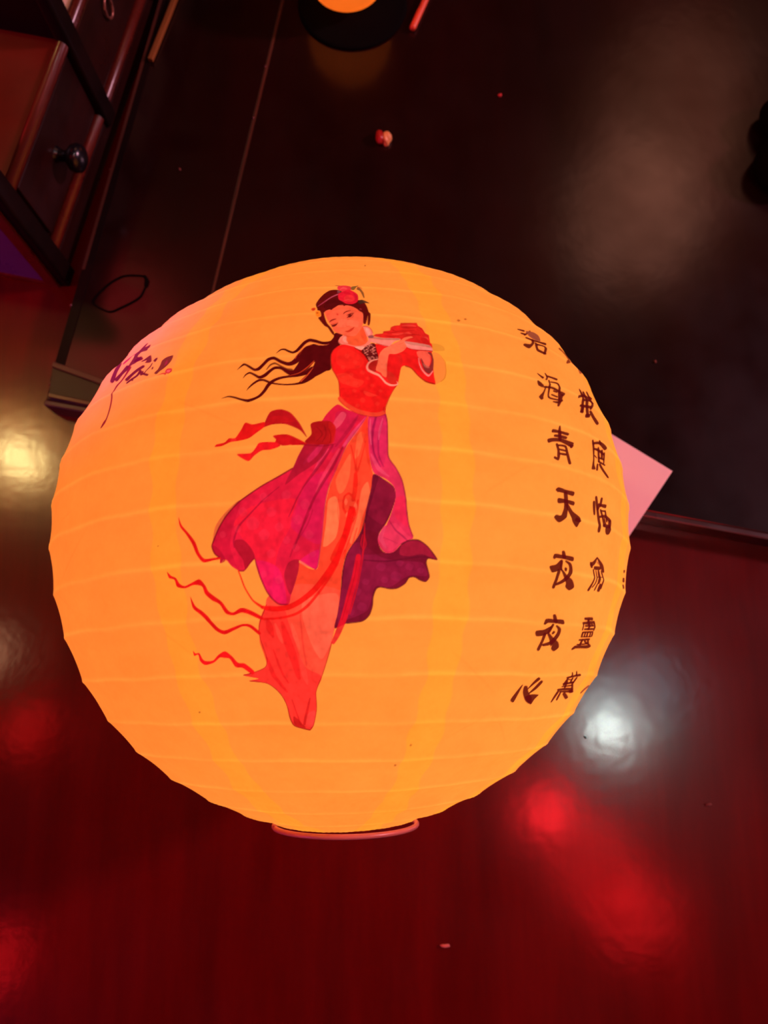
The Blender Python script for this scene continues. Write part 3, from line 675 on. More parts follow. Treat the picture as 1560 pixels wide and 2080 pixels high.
(1,(172,28,52),0.70,1,[1070,-1159,1192,-1097,1316,-1088,1460,-1178,1583,-1338,1380,-1279,1185,-1311,1047,-1288]),
(1,(186,40,84),0.20,1,[359,-1807,408,-1752,501,-1793,467,-1869,388,-1855]),
(1,(186,40,84),0.20,1,[708,-1463,756,-1408,849,-1448,816,-1524,737,-1511]),
(1,(186,40,84),0.20,1,[510,-1675,548,-1632,619,-1664,593,-1722,533,-1711]),
(1,(186,40,84),0.20,1,[920,-1592,975,-1528,1085,-1574,1048,-1662,955,-1647]),
(1,(186,40,84),0.20,1,[1130,-1457,1171,-1409,1253,-1442,1225,-1507,1157,-1497]),
(1,(186,40,84),0.20,1,[1312,-1505,1346,-1466,1414,-1493,1392,-1546,1335,-1538]),
(1,(186,40,84),0.20,1,[444,-2020,494,-1964,589,-2006,554,-2083,474,-2069]),
(1,(186,40,84),0.20,1,[294,-2100,333,-2057,406,-2089,378,-2149,316,-2138]),
(1,(186,40,84),0.20,1,[784,-1647,821,-1604,894,-1635,868,-1693,807,-1683]),
(1,(186,40,84),0.20,1,[996,-1407,1033,-1364,1106,-1394,1080,-1453,1019,-1443]),
(1,(150,24,52),0.55,1,[687,-220,823,-247,944,-365,967,-516,885,-729,796,-880,644,-793,568,-705,642,-403]),
(1,(100,14,34),0.70,1,[672,-189,732,-218,687,-372,598,-675,540,-943,480,-1032,568,-675,642,-403]),
(1,(112,14,30),0.60,1,[481,-1047,570,-957,737,-1014,739,-1148,802,-1265,650,-1297,498,-1283]),
(1,(92,12,30),0.60,1,[533,-1381,831,-1400,1106,-1362,1382,-1321,1600,-1349,1601,-1342,1381,-1305,1102,-1342,830,-1377,533,-1366]),
(1,(224,44,78),1,1,[607,708,722,730,841,760,872,605,866,314,876,88,985,-74,1065,-234,1105,-422,1134,-661,1172,-871,1237,-1033,1238,-1064,1070,-1148,963,-1255,841,-1271,759,-1188,730,-1071,808,-913,880,-874,853,-880,905,-747,970,-507,951,-347,839,-237,679,-160,632,-57,598,164,591,536]),
(1,(204,28,80),0.50,1,[607,708,841,760,872,605,865,257,792,-53,659,26,602,305]),
(1,(246,62,92),0.55,1,[770,-1097,861,-912,987,-856,1148,-1009,1218,-1060,1069,-1130,936,-1238,827,-1239]),
(1,(238,34,66),0.60,1,[975,-516,1097,-481,1122,-691,1164,-900,1055,-843,961,-742]),
(1,(150,16,60),0.75,1,[700,717,643,513,627,312,662,118,758,-66,768,-60,685,127,663,315,682,508,724,711]),
(1,(150,16,60),0.65,1,[796,635,724,383,722,122,803,-64,814,-59,746,127,751,380,811,631]),
(1,(150,16,60),0.70,1,[882,-821,973,-956,1082,-1044,1165,-1113,1173,-1104,1097,-1028,987,-944,890,-816]),
(1,(150,16,60),0.40,1,[797,-1061,919,-1105,1014,-1145,1016,-1140,924,-1094,799,-1055]),
(1,(240,84,112),0.50,1,[797,685,737,467,731,333,743,332,771,461,813,682]),
(1,(240,84,112),0.60,1,[620,660,601,459,623,248,635,249,631,460,633,660]),
(1,(240,84,112),0.45,1,[622,117,709,-100,879,-205,888,-192,756,-59,635,125]),
(1,(240,84,112),0.40,1,[832,-890,730,-1059,838,-1210,857,-1200,806,-1058,851,-898]),
(1,(150,14,50),0.80,1,[831,757,862,604,856,313,866,85,976,-79,1055,-238,1095,-424,1123,-663,1162,-874,1227,-1036,1246,-1029,1182,-869,1144,-659,1115,-420,1074,-231,994,-68,886,92,876,314,883,607,851,763]),
(1,(92,12,30),0.80,1,[1074,-1157,1181,-1102,1313,-1092,1452,-1177,1590,-1346,1464,-1322,1426,-1396,1467,-1504,1496,-1592,1455,-1652,1376,-1635,1286,-1592,1193,-1606,1140,-1687,1035,-1753,927,-1765,787,-1742,713,-1773,670,-1883,660,-2017,618,-2135,517,-2221,293,-2252,296,-2273,525,-2240,635,-2147,681,-2022,691,-1888,730,-1785,788,-1762,927,-1785,1043,-1772,1155,-1702,1206,-1622,1282,-1611,1369,-1654,1464,-1670,1518,-1595,1488,-1498,1448,-1396,1471,-1341,1611,-1345,1467,-1163,1319,-1073,1175,-1083,1065,-1139]),
(1,(226,28,58),1,1,[149,877,2,738,-85,596,-214,366,-298,263,-401,84,-473,-79,-665,-187,-936,-331,-1242,-534,-1439,-709,-1574,-887,-1666,-1062,-1688,-1133,-1647,-1234,-1567,-1294,-1558,-1371,-1504,-1326,-1446,-1345,-1378,-1428,-1280,-1490,-1208,-1493,-1131,-1422,-1034,-1331,-1001,-1448,-966,-1602,-894,-1789,-816,-1898,-714,-1980,-572,-1989,-525,-1851,-462,-1693,-405,-1511,-385,-1375,-273,-1435,-161,-1504,-122,-1458,-87,-1229,-58,-969,-36,-786,-15,-624,40,-359,144,-90,248,159,381,401,580,708,449,753,286,805]),
(1,(250,32,50),0.60,1,[-1102,-622,-717,-533,-395,-543,-504,-908,-674,-1217,-811,-1738,-920,-1682,-1012,-1337,-1251,-985,-1332,-822]),
(1,(212,24,88),0.40,1,[-237,-248,25,-144,-26,-676,-81,-1146,-346,-1037,-504,-877,-395,-565]),
(1,(232,24,96),0.50,1,[-1014,-1363,-684,-1478,-598,-1956,-767,-1926,-924,-1735]),
(1,(236,24,100),0.60,1,[-380,-1386,-108,-1229,-122,-1458,-161,-1499]),
(1,(196,20,50),0.55,1,[-1626,-857,-1444,-655,-1214,-509,-1332,-822,-1403,-1135,-1305,-1431,-1445,-1334,-1645,-1215,-1681,-1120]),
(1,(196,28,70),0.50,1,[151,767,449,710,287,385,103,131,22,243,99,500]),
(1,(246,86,104),0.55,1,[212,763,108,623,62,480,84,463,196,554,279,712]),
(1,(240,80,120),0.50,1,[551,688,368,465,224,223,245,206,420,424,564,678]),
(1,(250,70,110),0.45,1,[9,196,-106,38,-194,-163,-176,-174,-56,5,36,177]),
(1,(248,70,96),0.45,1,[172,192,54,6,-81,-236,-143,-432,-119,-443,-25,-266,100,-21,191,181]),
(1,(246,60,110),0.50,1,[-145,224,-284,66,-326,-24,-313,-34,-250,38,-129,210]),
(1,(164,18,46),0.80,1,[85,251,-44,60,-200,-157,-325,-348,-456,-612,-533,-770,-526,-773,-441,-620,-307,-360,-170,-180,-14,37,107,235]),
(1,(164,18,46),0.80,1,[225,220,59,-79,-95,-349,-253,-666,-357,-928,-464,-1215,-449,-1220,-332,-938,-220,-681,-62,-367,96,-101,244,209]),
(1,(164,18,46),0.75,1,[-666,-340,-886,-514,-1111,-715,-1274,-865,-1354,-1051,-1346,-1161,-1317,-1159,-1326,-1057,-1250,-881,-1095,-730,-873,-528,-660,-346]),
(1,(164,18,46),0.50,1,[440,717,267,458,120,221,137,208,307,428,458,704]),
(1,(164,18,46),0.50,1,[-190,-672,-274,-878,-406,-1085,-394,-1092,-255,-887,-177,-677]),
(1,(164,18,46),0.60,1,[-244,-728,-355,-933,-467,-1166,-522,-1323,-506,-1328,-444,-1175,-334,-944,-230,-735]),
(1,(172,20,40),0.95,1,[-1317,-1060,-1197,-1066,-1089,-1176,-1028,-1315,-1119,-1417,-1186,-1475,-1198,-1356,-1278,-1247,-1339,-1139]),
(1,(174,24,44),0.95,1,[-610,-1559,-544,-1408,-455,-1361,-382,-1375,-406,-1537,-481,-1746,-536,-1851,-586,-1744]),
(1,(180,18,44),0.80,1,[-1684,-1114,-1568,-1180,-1474,-1330,-1552,-1372,-1561,-1299,-1647,-1234]),
(1,(255,66,92),0.17,1,[-1150,-831,-1108,-767,-1027,-742,-949,-831,-991,-915,-1092,-929]),
(1,(255,66,92),0.17,1,[-1254,-667,-1227,-623,-1172,-607,-1119,-668,-1147,-723,-1215,-733]),
(1,(255,66,92),0.17,1,[-842,-687,-814,-640,-757,-622,-701,-686,-730,-746,-801,-757]),
(1,(255,66,92),0.17,1,[-970,-997,-935,-944,-868,-923,-804,-996,-839,-1065,-923,-1078]),
(1,(255,66,92),0.17,1,[-731,-902,-704,-858,-652,-841,-601,-899,-628,-955,-693,-966]),
(1,(255,66,92),0.17,1,[-466,-805,-437,-758,-382,-739,-327,-801,-355,-862,-425,-874]),
(1,(255,66,92),0.17,1,[-303,-1017,-277,-974,-225,-956,-175,-1013,-201,-1069,-265,-1081]),
(1,(255,66,92),0.17,1,[-852,-1264,-824,-1221,-770,-1204,-719,-1262,-748,-1317,-815,-1328]),
(1,(255,66,92),0.17,1,[-616,-1088,-593,-1052,-550,-1038,-508,-1086,-530,-1132,-585,-1141]),
(1,(255,66,92),0.17,1,[-1334,-901,-1310,-865,-1264,-852,-1220,-902,-1244,-948,-1302,-956]),
(1,(255,66,92),0.17,1,[-962,-1549,-940,-1517,-899,-1504,-861,-1547,-884,-1589,-935,-1597]),
(1,(255,66,92),0.17,1,[-753,-1634,-727,-1594,-677,-1578,-631,-1631,-658,-1683,-720,-1693]),
(1,(255,66,92),0.17,1,[-243,-1279,-221,-1243,-178,-1228,-136,-1275,-158,-1322,-211,-1331]),
(1,(255,66,92),0.17,1,[-358,-597,-330,-550,-275,-530,-220,-593,-248,-654,-317,-667]),
(1,(255,66,92),0.17,1,[-625,-457,-597,-409,-541,-390,-486,-454,-513,-516,-583,-527]),
(1,(255,66,92),0.17,1,[-940,-470,-916,-430,-868,-415,-820,-470,-844,-521,-904,-530]),
(1,(255,66,92),0.17,1,[-1565,-967,-1542,-935,-1499,-923,-1459,-969,-1482,-1010,-1535,-1017]),
(1,(255,66,92),0.17,1,[-483,-1196,-461,-1160,-417,-1145,-375,-1193,-398,-1240,-452,-1249]),
(1,(140,12,30),0.92,1,[-478,-70,-670,-177,-941,-322,-1249,-526,-1448,-702,-1583,-882,-1676,-1058,-1700,-1134,-1656,-1239,-1574,-1301,-1560,-1286,-1637,-1228,-1677,-1132,-1655,-1066,-1564,-892,-1431,-715,-1235,-542,-930,-339,-660,-196,-468,-88]),
(1,(150,14,36),0.86,1,[-1281,-1500,-1203,-1502,-1123,-1429,-1037,-1340,-1012,-1450,-976,-1605,-904,-1794,-824,-1905,-718,-1990,-573,-1999,-571,-1979,-709,-1971,-808,-1891,-884,-1785,-956,-1599,-991,-1445,-1032,-1321,-1138,-1415,-1212,-1484,-1280,-1480]),
(1,(190,40,70),0.69,1,[-155,-1509,-114,-1460,-79,-1230,-50,-970,-28,-787,-7,-625,47,-362,151,-93,255,155,387,396,586,703,573,713,374,405,241,162,136,-87,32,-357,-23,-622,-44,-785,-66,-968,-95,-1228,-130,-1456,-167,-1499]),
(1,(170,22,44),0.85,1,[-214,360,35,254,-76,49,-252,-85,-397,-177,-577,-314,-473,-79,-388,105,-298,260]),
(1,(226,40,84),0.70,1,[-111,231,-31,258,-109,119,-240,-3,-267,52]),
(1,(182,22,24),1,1,[-230,578,-118,620,44,618,126,524,106,379,49,254,-244,259,-304,305,-215,418]),
(1,(214,28,24),0.70,1,[31,603,126,530,115,299,54,257,33,443]),
(1,(140,16,20),0.60,1,[-147,529,-71,415,-143,305,-134,298,-49,415,-139,536]),
(1,(140,16,20),0.60,1,[-41,559,-17,416,-63,289,-53,284,4,413,-30,561]),
(1,(140,16,20),0.60,1,[27,499,50,384,48,272,59,271,71,386,38,502]),
(1,(184,20,26),1,1,[-273,367,-330,484,-402,613,-527,765,-675,827,-814,805,-866,741,-905,639,-925,560,-801,594,-635,596,-523,561,-384,486,-295,385]),
(1,(206,22,24),0.60,1,[-836,709,-669,723,-471,630,-691,617,-885,587]),
(1,(228,24,22),1,1,[-910,642,-1085,619,-1203,656,-1254,562,-1292,492,-1342,420,-1434,425,-1497,364,-1622,345,-1637,306,-1529,310,-1400,361,-1269,370,-1128,399,-1019,479,-911,565]),
(1,(246,44,40),0.70,1,[-1389,412,-1330,416,-1322,375,-1400,370]),
(1,(210,20,24),1,1,[-271,265,-407,351,-567,426,-764,416,-720,350,-727,305,-621,246,-513,250,-297,243]),
(1,(235,26,30),1,1,[-721,308,-954,315,-1006,239,-1087,168,-1292,166,-1125,56,-1030,128,-921,191,-783,200,-648,244]),
(1,(150,14,24),0.60,1,[-379,259,-245,230,-30,218,129,251,127,262,-31,241,-243,253,-378,271]),
(1,(236,66,38),1,1,[157,956,261,848,431,744,626,703,753,708,850,753,833,806,746,769,635,765,453,809,293,901,187,997]),
(1,(170,26,20),0.70,1,[169,934,274,833,440,735,630,692,749,699,842,738,839,747,748,710,631,703,444,744,280,842,175,942]),
(1,(165,26,20),0.60,1,[827,856,811,811,835,774,847,784,826,814,841,851]),
(1,(238,22,18),0.95,1,[325,-645,260,-907,208,-1087,130,-1302,-15,-1530,-202,-1754,-393,-1902,-584,-1990,-802,-2011,-977,-1996,-988,-2038,-808,-2081,-565,-2062,-352,-1965,-144,-1810,59,-1582,212,-1341,294,-1114,347,-930,412,-667]),
(1,(238,22,18),0.90,1,[255,-1226,62,-1561,-134,-1819,-306,-1999,-473,-2102,-701,-2153,-978,-2167,-979,-2194,-698,-2186,-460,-2137,-277,-2031,-104,-1842,90,-1577,274,-1236]),
(1,(238,22,18),0.95,1,[-958,-2002,-1103,-1909,-1209,-1735,-1256,-1575,-1287,-1482,-1302,-1486,-1278,-1581,-1231,-1744,-1124,-1925,-984,-2033]),
(1,(232,20,22),1,1,[-2224,-670,-2212,-806,-2115,-928,-2020,-1071,-1948,-1223,-1835,-1344,-1651,-1324,-1554,-1313,-1557,-1287,-1654,-1291,-1811,-1295,-1899,-1201,-1963,-1048,-2075,-907,-2175,-795,-2220,-670]),
(1,(232,20,22),1,1,[-2487,-1441,-2471,-1533,-2379,-1563,-2354,-1669,-2211,-1699,-2065,-1662,-1969,-1667,-1905,-1698,-1877,-1799,-1775,-1894,-1653,-1957,-1563,-2087,-1437,-2117,-1308,-2085,-1205,-2105,-989,-2190,-967,-2153,-1176,-2048,-1308,-2018,-1436,-2076,-1518,-2045,-1610,-1923,-1720,-1841,-1815,-1764,-1856,-1672,-1937,-1582,-2075,-1623,-2209,-1665,-2295,-1626,-2343,-1542,-2423,-1501,-2482,-1439]),
(1,(232,20,22),1,1,[-2141,-1823,-2119,-1989,-2000,-2085,-1890,-2184,-1784,-2329,-1646,-2400,-1464,-2340,-1306,-2283,-1202,-2306,-1073,-2420,-1039,-2389,-1171,-2264,-1307,-2248,-1477,-2294,-1634,-2337,-1733,-2288,-1835,-2147,-1950,-2044,-2066,-1963,-2137,-1822]),
(1,(240,24,26),1,1,[-2289,-2638,-2287,-2716,-2204,-2700,-2194,-2796,-2110,-2860,-1935,-2827,-1807,-2752,-1731,-2759,-1634,-2775,-1552,-2896,-1426,-2915,-1272,-3011,-1229,-2965,-1378,-2848,-1495,-2833,-1587,-2734,-1694,-2658,-1827,-2710,-1945,-2793,-2081,-2799,-2137,-2766,-2174,-2677,-2249,-2677,-2283,-2636]),
(1,(222,20,38),0.92,1,[425,-1304,369,-1587,287,-1874,206,-2166,111,-2410,55,-2555,97,-2576,190,-2443,297,-2195,382,-1899,459,-1605,489,-1313]),
(1,(170,10,30),0.60,1,[435,-1386,394,-1621,309,-1911,218,-2206,229,-2209,322,-1915,407,-1624,443,-1388]),
(1,(205,20,34),0.85,1,[534,-864,524,-1099,496,-1385,431,-1751,325,-2124,347,-2130,455,-1757,517,-1388,546,-1100,548,-865]),
(1,(190,20,36),0.80,1,[509,-1020,481,-1153,531,-1239,572,-1152,541,-1020,528,-1023,553,-1151,531,-1221,500,-1151,522,-1023]),
(1,(246,90,60),0.50,1,[417,-759,336,-994,244,-1228,179,-1411,189,-1415,259,-1234,351,-999,427,-762]),
(0,(170,80,25),0.80,1,[1615,-4339,1631,-4317,1671,-4341,1645,-4363]),
(0,(170,80,25),0.80,1,[1378,-4772,1400,-4742,1451,-4774,1417,-4804]),
(0,(170,80,25),0.80,1,[-2590,-3665,-2560,-3649,-2540,-3665,-2578,-3681]),
(0,(170,80,25),0.80,1,[2495,2852,2536,2895,2563,2871,2511,2824]),
(0,(170,80,25),0.80,1,[2316,2765,2363,2816,2396,2786,2335,2731]),
(0,(170,80,25),0.80,1,[-2648,-1054,-2635,-1046,-2619,-1056,-2637,-1064]),
(0,(170,80,25),0.80,1,[731,4703,758,4769,778,4712,744,4649]),
(10,(92,14,14),0.96,1,[3833,2972,4016,2977,4087,3049,3869,3010]),
(10,(92,14,14),0.96,1,[3837,2860,3960,2853,4034,2929,3879,2905]),
(10,(92,14,14),0.96,1,[3913,2825,4103,2944,4344,3118,4342,3147,4103,2987,3917,2864]),
(10,(150,72,48),0.96,1,[4080,2980,4224,2944,4290,2887,4372,2848,4492,2925,4591,3095,4463,3139,4157,3054]),
(10,(150,72,48),0.96,1,[4075,2900,4156,2827,4306,2830,4398,2902,4344,2978,4169,2979]),
(10,(92,14,14),0.96,1,[3878,2735,4072,2722,4280,2758,4531,2797,4675,2919,4372,2846,4155,2804,3938,2795]),
(10,(92,14,14),0.96,1,[4054,2771,3969,2648,3898,2594,3745,2567,3699,2515,3838,2488,4050,2655,4155,2812]),
(10,(92,14,14),0.96,1,[4061,2665,4036,2549,4051,2486,4275,2478,4333,2529,4125,2550,4120,2600,4150,2716]),
(10,(92,14,14),0.96,1,[4089,2620,4330,2642,4212,2470,4316,2513,4460,2733,4148,2680]),
(11,(92,14,14),0.96,1,[3758,1918,3802,1863,3846,1828,3910,1883,3851,1904,3780,1936]),
(11,(92,14,14),0.96,1,[3656,1724,3672,1659,3767,1641,3813,1684,3749,1725,3687,1747]),
(11,(92,14,14),0.96,1,[3857,1685,3755,1556,3631,1443,3676,1395,3737,1432,3743,1463,3798,1554,3882,1686]),
(11,(92,14,14),0.96,1,[3983,1986,3973,1898,3909,1829,3950,1827,4036,1920,4017,2004]),
(11,(92,14,14),0.96,1,[3998,1913,4112,1914,4263,1911,4324,1970,4161,1967,4038,1959]),
(11,(92,14,14),0.96,1,[3988,1835,3902,1635,3862,1470,4130,1484,4156,1516,3907,1505,3960,1654,4032,1850]),
(11,(92,14,14),0.96,1,[4018,1793,4208,1808,4164,1656,4125,1492,4188,1515,4244,1688,4276,1855,4045,1827]),
(11,(92,14,14),0.96,1,[3792,1641,4010,1667,4172,1639,4274,1592,4373,1673,4225,1686,4046,1709,3815,1677]),
(11,(92,14,14),0.96,1,[4024,1626,4126,1623,4153,1651,4054,1658]),
(11,(92,14,14),0.96,1,[3956,1544,4106,1534,4135,1566,3979,1571]),
(11,(92,14,14),0.96,1,[3961,1419,4089,1424,4261,1507,4259,1541,4104,1472,3974,1440]),
(11,(92,14,14),0.96,1,[4222,1615,4123,1477,4061,1372,4113,1376,4218,1490,4302,1631]),
(12,(92,14,14),0.96,1,[3940,961,3902,842,3906,716,3983,741,3990,870,3977,972]),
(12,(92,14,14),0.96,1,[3753,824,3900,841,4158,849,4193,899,3931,892,3784,885]),
(12,(92,14,14),0.96,1,[3798,761,3948,772,4105,779,4137,828,3979,826,3817,803]),
(12,(92,14,14),0.96,1,[3642,627,3754,667,3927,698,4082,682,4225,665,4310,758,4151,767,3966,770,3764,736,3633,687]),
(12,(92,14,14),0.96,1,[4196,708,4187,651,4239,655,4302,717]),
(12,(92,14,14),0.96,1,[3817,640,3833,544,3807,445,3796,414,3743,421,3711,378,3816,359,3886,453,3901,563,3876,662]),
(12,(92,14,14),0.96,1,[3864,617,4036,627,4046,550,4052,439,4061,342,4138,364,4135,465,4120,576,4086,671,3879,649]),
(12,(92,14,14),0.96,1,[3881,551,4049,554,4069,589,3898,582]),
(12,(92,14,14),0.96,1,[3870,473,4043,485,4062,527,3884,507]),
(13,(92,14,14),0.96,1,[3779,-161,3786,-152,3953,-152,4146,-163,4188,-87,3987,-86,3800,-72,3723,-124]),
(13,(92,14,14),0.96,1,[3760,-334,3951,-305,4139,-319,4176,-250,3972,-243,3772,-250]),
(13,(92,14,14),0.96,1,[3919,-134,3910,-270,3883,-402,3806,-509,3769,-525,3680,-526,3642,-576,3770,-635,3919,-545,3986,-404,4014,-257,4004,-118]),
(13,(92,14,14),0.96,1,[3936,-340,4008,-462,4080,-575,4186,-648,4241,-636,4290,-496,4111,-414,4010,-309]),
(13,(92,14,14),0.96,1,[4140,-557,4279,-567,4305,-538,4189,-499]),
(14,(92,14,14),0.96,1,[3901,-1068,3933,-1175,4016,-1161,3974,-1055]),
(14,(92,14,14),0.96,1,[3739,-1202,3759,-1185,3947,-1182,4197,-1192,4210,-1124,3955,-1118,3734,-1119,3692,-1188]),
(14,(92,14,14),0.96,1,[3875,-1201,3768,-1278,3616,-1321,3683,-1410,3868,-1343,3916,-1213]),
(14,(92,14,14),0.96,1,[3800,-1355,3795,-1485,3762,-1634,3830,-1643,3867,-1490,3868,-1355]),
(14,(92,14,14),0.96,1,[3884,-1204,3862,-1318,3862,-1360,3922,-1360,3922,-1320,3939,-1206]),
(14,(92,14,14),0.96,1,[3992,-1218,4076,-1258,4094,-1326,4041,-1432,3951,-1508,3827,-1570,3859,-1599,4010,-1547,4138,-1460,4194,-1329,4150,-1227,4014,-1195]),
(14,(92,14,14),0.96,1,[3984,-1307,3979,-1359,4031,-1362,4045,-1310]),
(14,(92,14,14),0.96,1,[3870,-1350,3985,-1450,4083,-1544,4089,-1596,4131,-1627,4227,-1650,4336,-1588,4239,-1481,4048,-1414,3905,-1331]),
(15,(92,14,14),0.96,1,[3909,-2058,3968,-2172,4054,-2163,3988,-2050]),
(15,(92,14,14),0.96,1,[3759,-2215,3799,-2182,3974,-2179,4231,-2183,4212,-2117,3956,-2117,3748,-2122,3708,-2196]),
(15,(92,14,14),0.96,1,[3912,-2230,3780,-2294,3595,-2325,3654,-2412,3880,-2375,3955,-2250]),
(15,(92,14,14),0.96,1,[3805,-2355,3799,-2493,3768,-2628,3842,-2646,3873,-2508,3878,-2366]),
(15,(92,14,14),0.96,1,[3918,-2192,3903,-2297,3891,-2341,3939,-2354,3968,-2310,3982,-2202]),
(15,(92,14,14),0.96,1,[4033,-2223,4128,-2282,4136,-2357,4049,-2478,3860,-2535,3897,-2572,4139,-2529,4249,-2382,4216,-2263,4057,-2204]),
(15,(92,14,14),0.96,1,[4035,-2305,4007,-2351,4055,-2367,4093,-2325]),
(15,(92,14,14),0.96,1,[3883,-2352,3998,-2449,4114,-2573,4138,-2548,4149,-2613,4256,-2649,4368,-2582,4295,-2493,4078,-2409,3919,-2333]),
(16,(92,14,14),0.96,1,[3705,-3227,3631,-3377,3578,-3512,3688,-3552,3722,-3409,3733,-3236]),
(16,(92,14,14),0.96,1,[3783,-3257,3834,-3381,3999,-3524,4157,-3589,4232,-3573,4174,-3477,3982,-3359,3873,-3257]),
(16,(92,14,14),0.96,1,[4238,-3610,4292,-3513,4360,-3434,4344,-3423,4121,-3414,3964,-3471]),
(16,(92,14,14),0.96,1,[4039,-3084,3967,-3180,3912,-3309,3935,-3318,4042,-3211,4131,-3123]),
(16,(92,14,14),0.96,1,[4173,-3149,4091,-3277,4009,-3388,4044,-3405,4183,-3315,4262,-3181]),
(17,(150,62,26),0.96,1,[5395,3069,5573,3052,5585,2939,5329,2700,5602,2827,6030,3143,5966,3245,5721,3242]),
(17,(128,40,18),0.96,1,[5049,2538,5313,2645,5536,2807,5202,2673]),
(17,(165,72,36),0.96,1,[5553,2781,5684,2725,5703,2615,5712,2546,6153,2740,6207,2837,6146,2939,6097,3044]),
(17,(175,80,40),0.96,1,[6078,3050,6106,2994,6160,2922,6154,2905,6090,2983,6064,3053]),
(17,(140,55,28),0.96,1,[5597,2729,6178,2909,6155,2915,6125,2991]),
(18,(92,14,14),0.96,1,[5046,1968,4994,1841,4863,1599,4763,1431,4878,1466,4980,1639,5137,1898,5123,2003]),
(18,(92,14,14),0.96,1,[4791,1695,5116,1811,5426,1769,5617,1868,5284,1930,4825,1759]),
(18,(92,14,14),0.96,1,[5164,1941,5049,1669,4981,1416,5105,1464,5190,1725,5318,2004]),
(18,(92,14,14),0.96,1,[4790,1542,5247,1631,5331,1700,4846,1600]),
(18,(92,14,14),0.96,1,[5445,2036,5345,1764,5194,1603,5304,1634,5532,1836,5610,2107]),
(18,(92,14,14),0.96,1,[5155,1546,5226,1447,5372,1360,5563,1451,5387,1525,5269,1601]),
(18,(92,14,14),0.96,1,[4958,1689,5288,1774,5359,1837,5003,1737]),
(18,(92,14,14),0.96,1,[4744,1428,4844,1432,4916,1484,4847,1504]),
(18,(92,14,14),0.96,1,[4917,1371,5120,1433,5179,1511,4968,1451]),
(18,(92,14,14),0.96,1,[5398,1908,5600,1934,5784,2033,5560,2002]),
(18,(92,14,14),0.96,1,[4905,1587,4854,1481,4920,1503,4988,1615]),
(19,(92,14,14),0.96,1,[4900,928,4907,803,4883,620,4805,487,4748,393,4897,425,4892,504,4939,634,4987,828,4961,950]),
(19,(92,14,14),0.96,1,[4918,863,5175,923,5401,880,5545,956,5266,994,4942,911]),
(19,(92,14,14),0.96,1,[5168,989,5197,922,5277,953,5239,1018]),
(19,(92,14,14),0.96,1,[4933,783,5105,788,5341,771,5420,818,5181,843,4974,822]),
(19,(92,14,14),0.96,1,[5106,853,5081,712,5061,589,5137,610,5174,740,5173,874]),
(19,(92,14,14),0.96,1,[5246,839,5214,696,5307,724,5336,866]),
(19,(92,14,14),0.96,1,[5362,820,5283,618,5346,634,5440,841]),
(19,(92,14,14),0.96,1,[5073,665,5332,677,5385,718,5114,699]),
(19,(92,14,14),0.96,1,[5050,587,5330,582,5383,618,5100,624]),
(19,(92,14,14),0.96,1,[4995,542,4906,412,4982,423,5057,552]),
(19,(92,14,14),0.96,1,[5070,549,5139,467,5335,365,5429,404,5247,513,5156,585]),
(19,(92,14,14),0.96,1,[4936,675,5012,645,5047,664,4970,694]),
(20,(92,14,14),0.96,1,[4806,-70,4828,-300,4851,-629,4946,-614,4917,-283,4888,-51]),
(20,(92,14,14),0.96,1,[4725,-162,4716,-371,4779,-362,4809,-148]),
(20,(92,14,14),0.96,1,[4904,-159,4850,-269,4916,-266,4992,-153]),
(20,(92,14,14),0.96,1,[5016,-45,4943,-199,5020,-191,5097,-36]),
(20,(92,14,14),0.96,1,[4960,-195,5204,-186,5246,-116,4981,-154]),
(20,(92,14,14),0.96,1,[4926,-400,5129,-362,5317,-409,5424,-352,5180,-303,4917,-364]),
(20,(92,14,14),0.96,1,[4996,-277,5181,-258,5194,-227,5006,-251]),
(20,(92,14,14),0.96,1,[4954,-258,5010,-381,5036,-519,5110,-506,5083,-365,5025,-240]),
(20,(92,14,14),0.96,1,[5150,-245,5172,-420,5243,-406,5214,-231]),
(20,(92,14,14),0.96,1,[5010,-535,5325,-510,5352,-453,5032,-480]),
(20,(92,14,14),0.96,1,[5287,-384,5247,-504,5354,-494,5424,-370]),
(20,(92,14,14),0.96,1,[5110,-519,5175,-630,5312,-609,5360,-477]),
(20,(92,14,14),0.96,1,[5086,-379,5112,-474,5165,-464,5139,-367]),
(21,(92,14,14),0.96,1,[4948,-1041,4811,-1129,4704,-1154,4784,-1212,4901,-1158,4982,-1047]),
(21,(92,14,14),0.96,1,[4954,-1055,5081,-1178,5199,-1267,5283,-1251,5224,-1139,4988,-1043]),
(21,(92,14,14),0.96,1,[4705,-1180,4755,-1239,4818,-1225,4777,-1165]),
(21,(92,14,14),0.96,1,[4871,-1256,5117,-1232,5107,-1182,4862,-1202]),
(21,(92,14,14),0.96,1,[4816,-1261,4864,-1437,4770,-1598,4847,-1606,4919,-1437,4864,-1256]),
(21,(92,14,14),0.96,1,[4919,-1266,4967,-1450,4897,-1541,4934,-1546,5013,-1449,4957,-1263]),
(21,(92,14,14),0.96,1,[5005,-1252,5017,-1349,5073,-1463,5150,-1456,5116,-1338,5062,-1246]),
(21,(92,14,14),0.96,1,[5127,-1256,5225,-1404,5233,-1535,5298,-1532,5283,-1398,5181,-1248]),
(21,(92,14,14),0.96,1,[5058,-1462,5010,-1581,5056,-1583,5098,-1464]),
(21,(92,14,14),0.96,1,[5157,-1463,5140,-1585,5253,-1583,5233,-1462]),
(21,(92,14,14),0.96,1,[4972,-1370,5217,-1351,5214,-1338,4969,-1358]),
(21,(190,95,45),0.96,1,[4921,-1113,5022,-1160,5063,-1139,4940,-1103]),
(22,(92,14,14),0.96,1,[4906,-2087,5244,-2073,5212,-2025,4883,-2048]),
(22,(92,14,14),0.96,1,[5015,-2061,5023,-2122,5103,-2125,5094,-2063]),
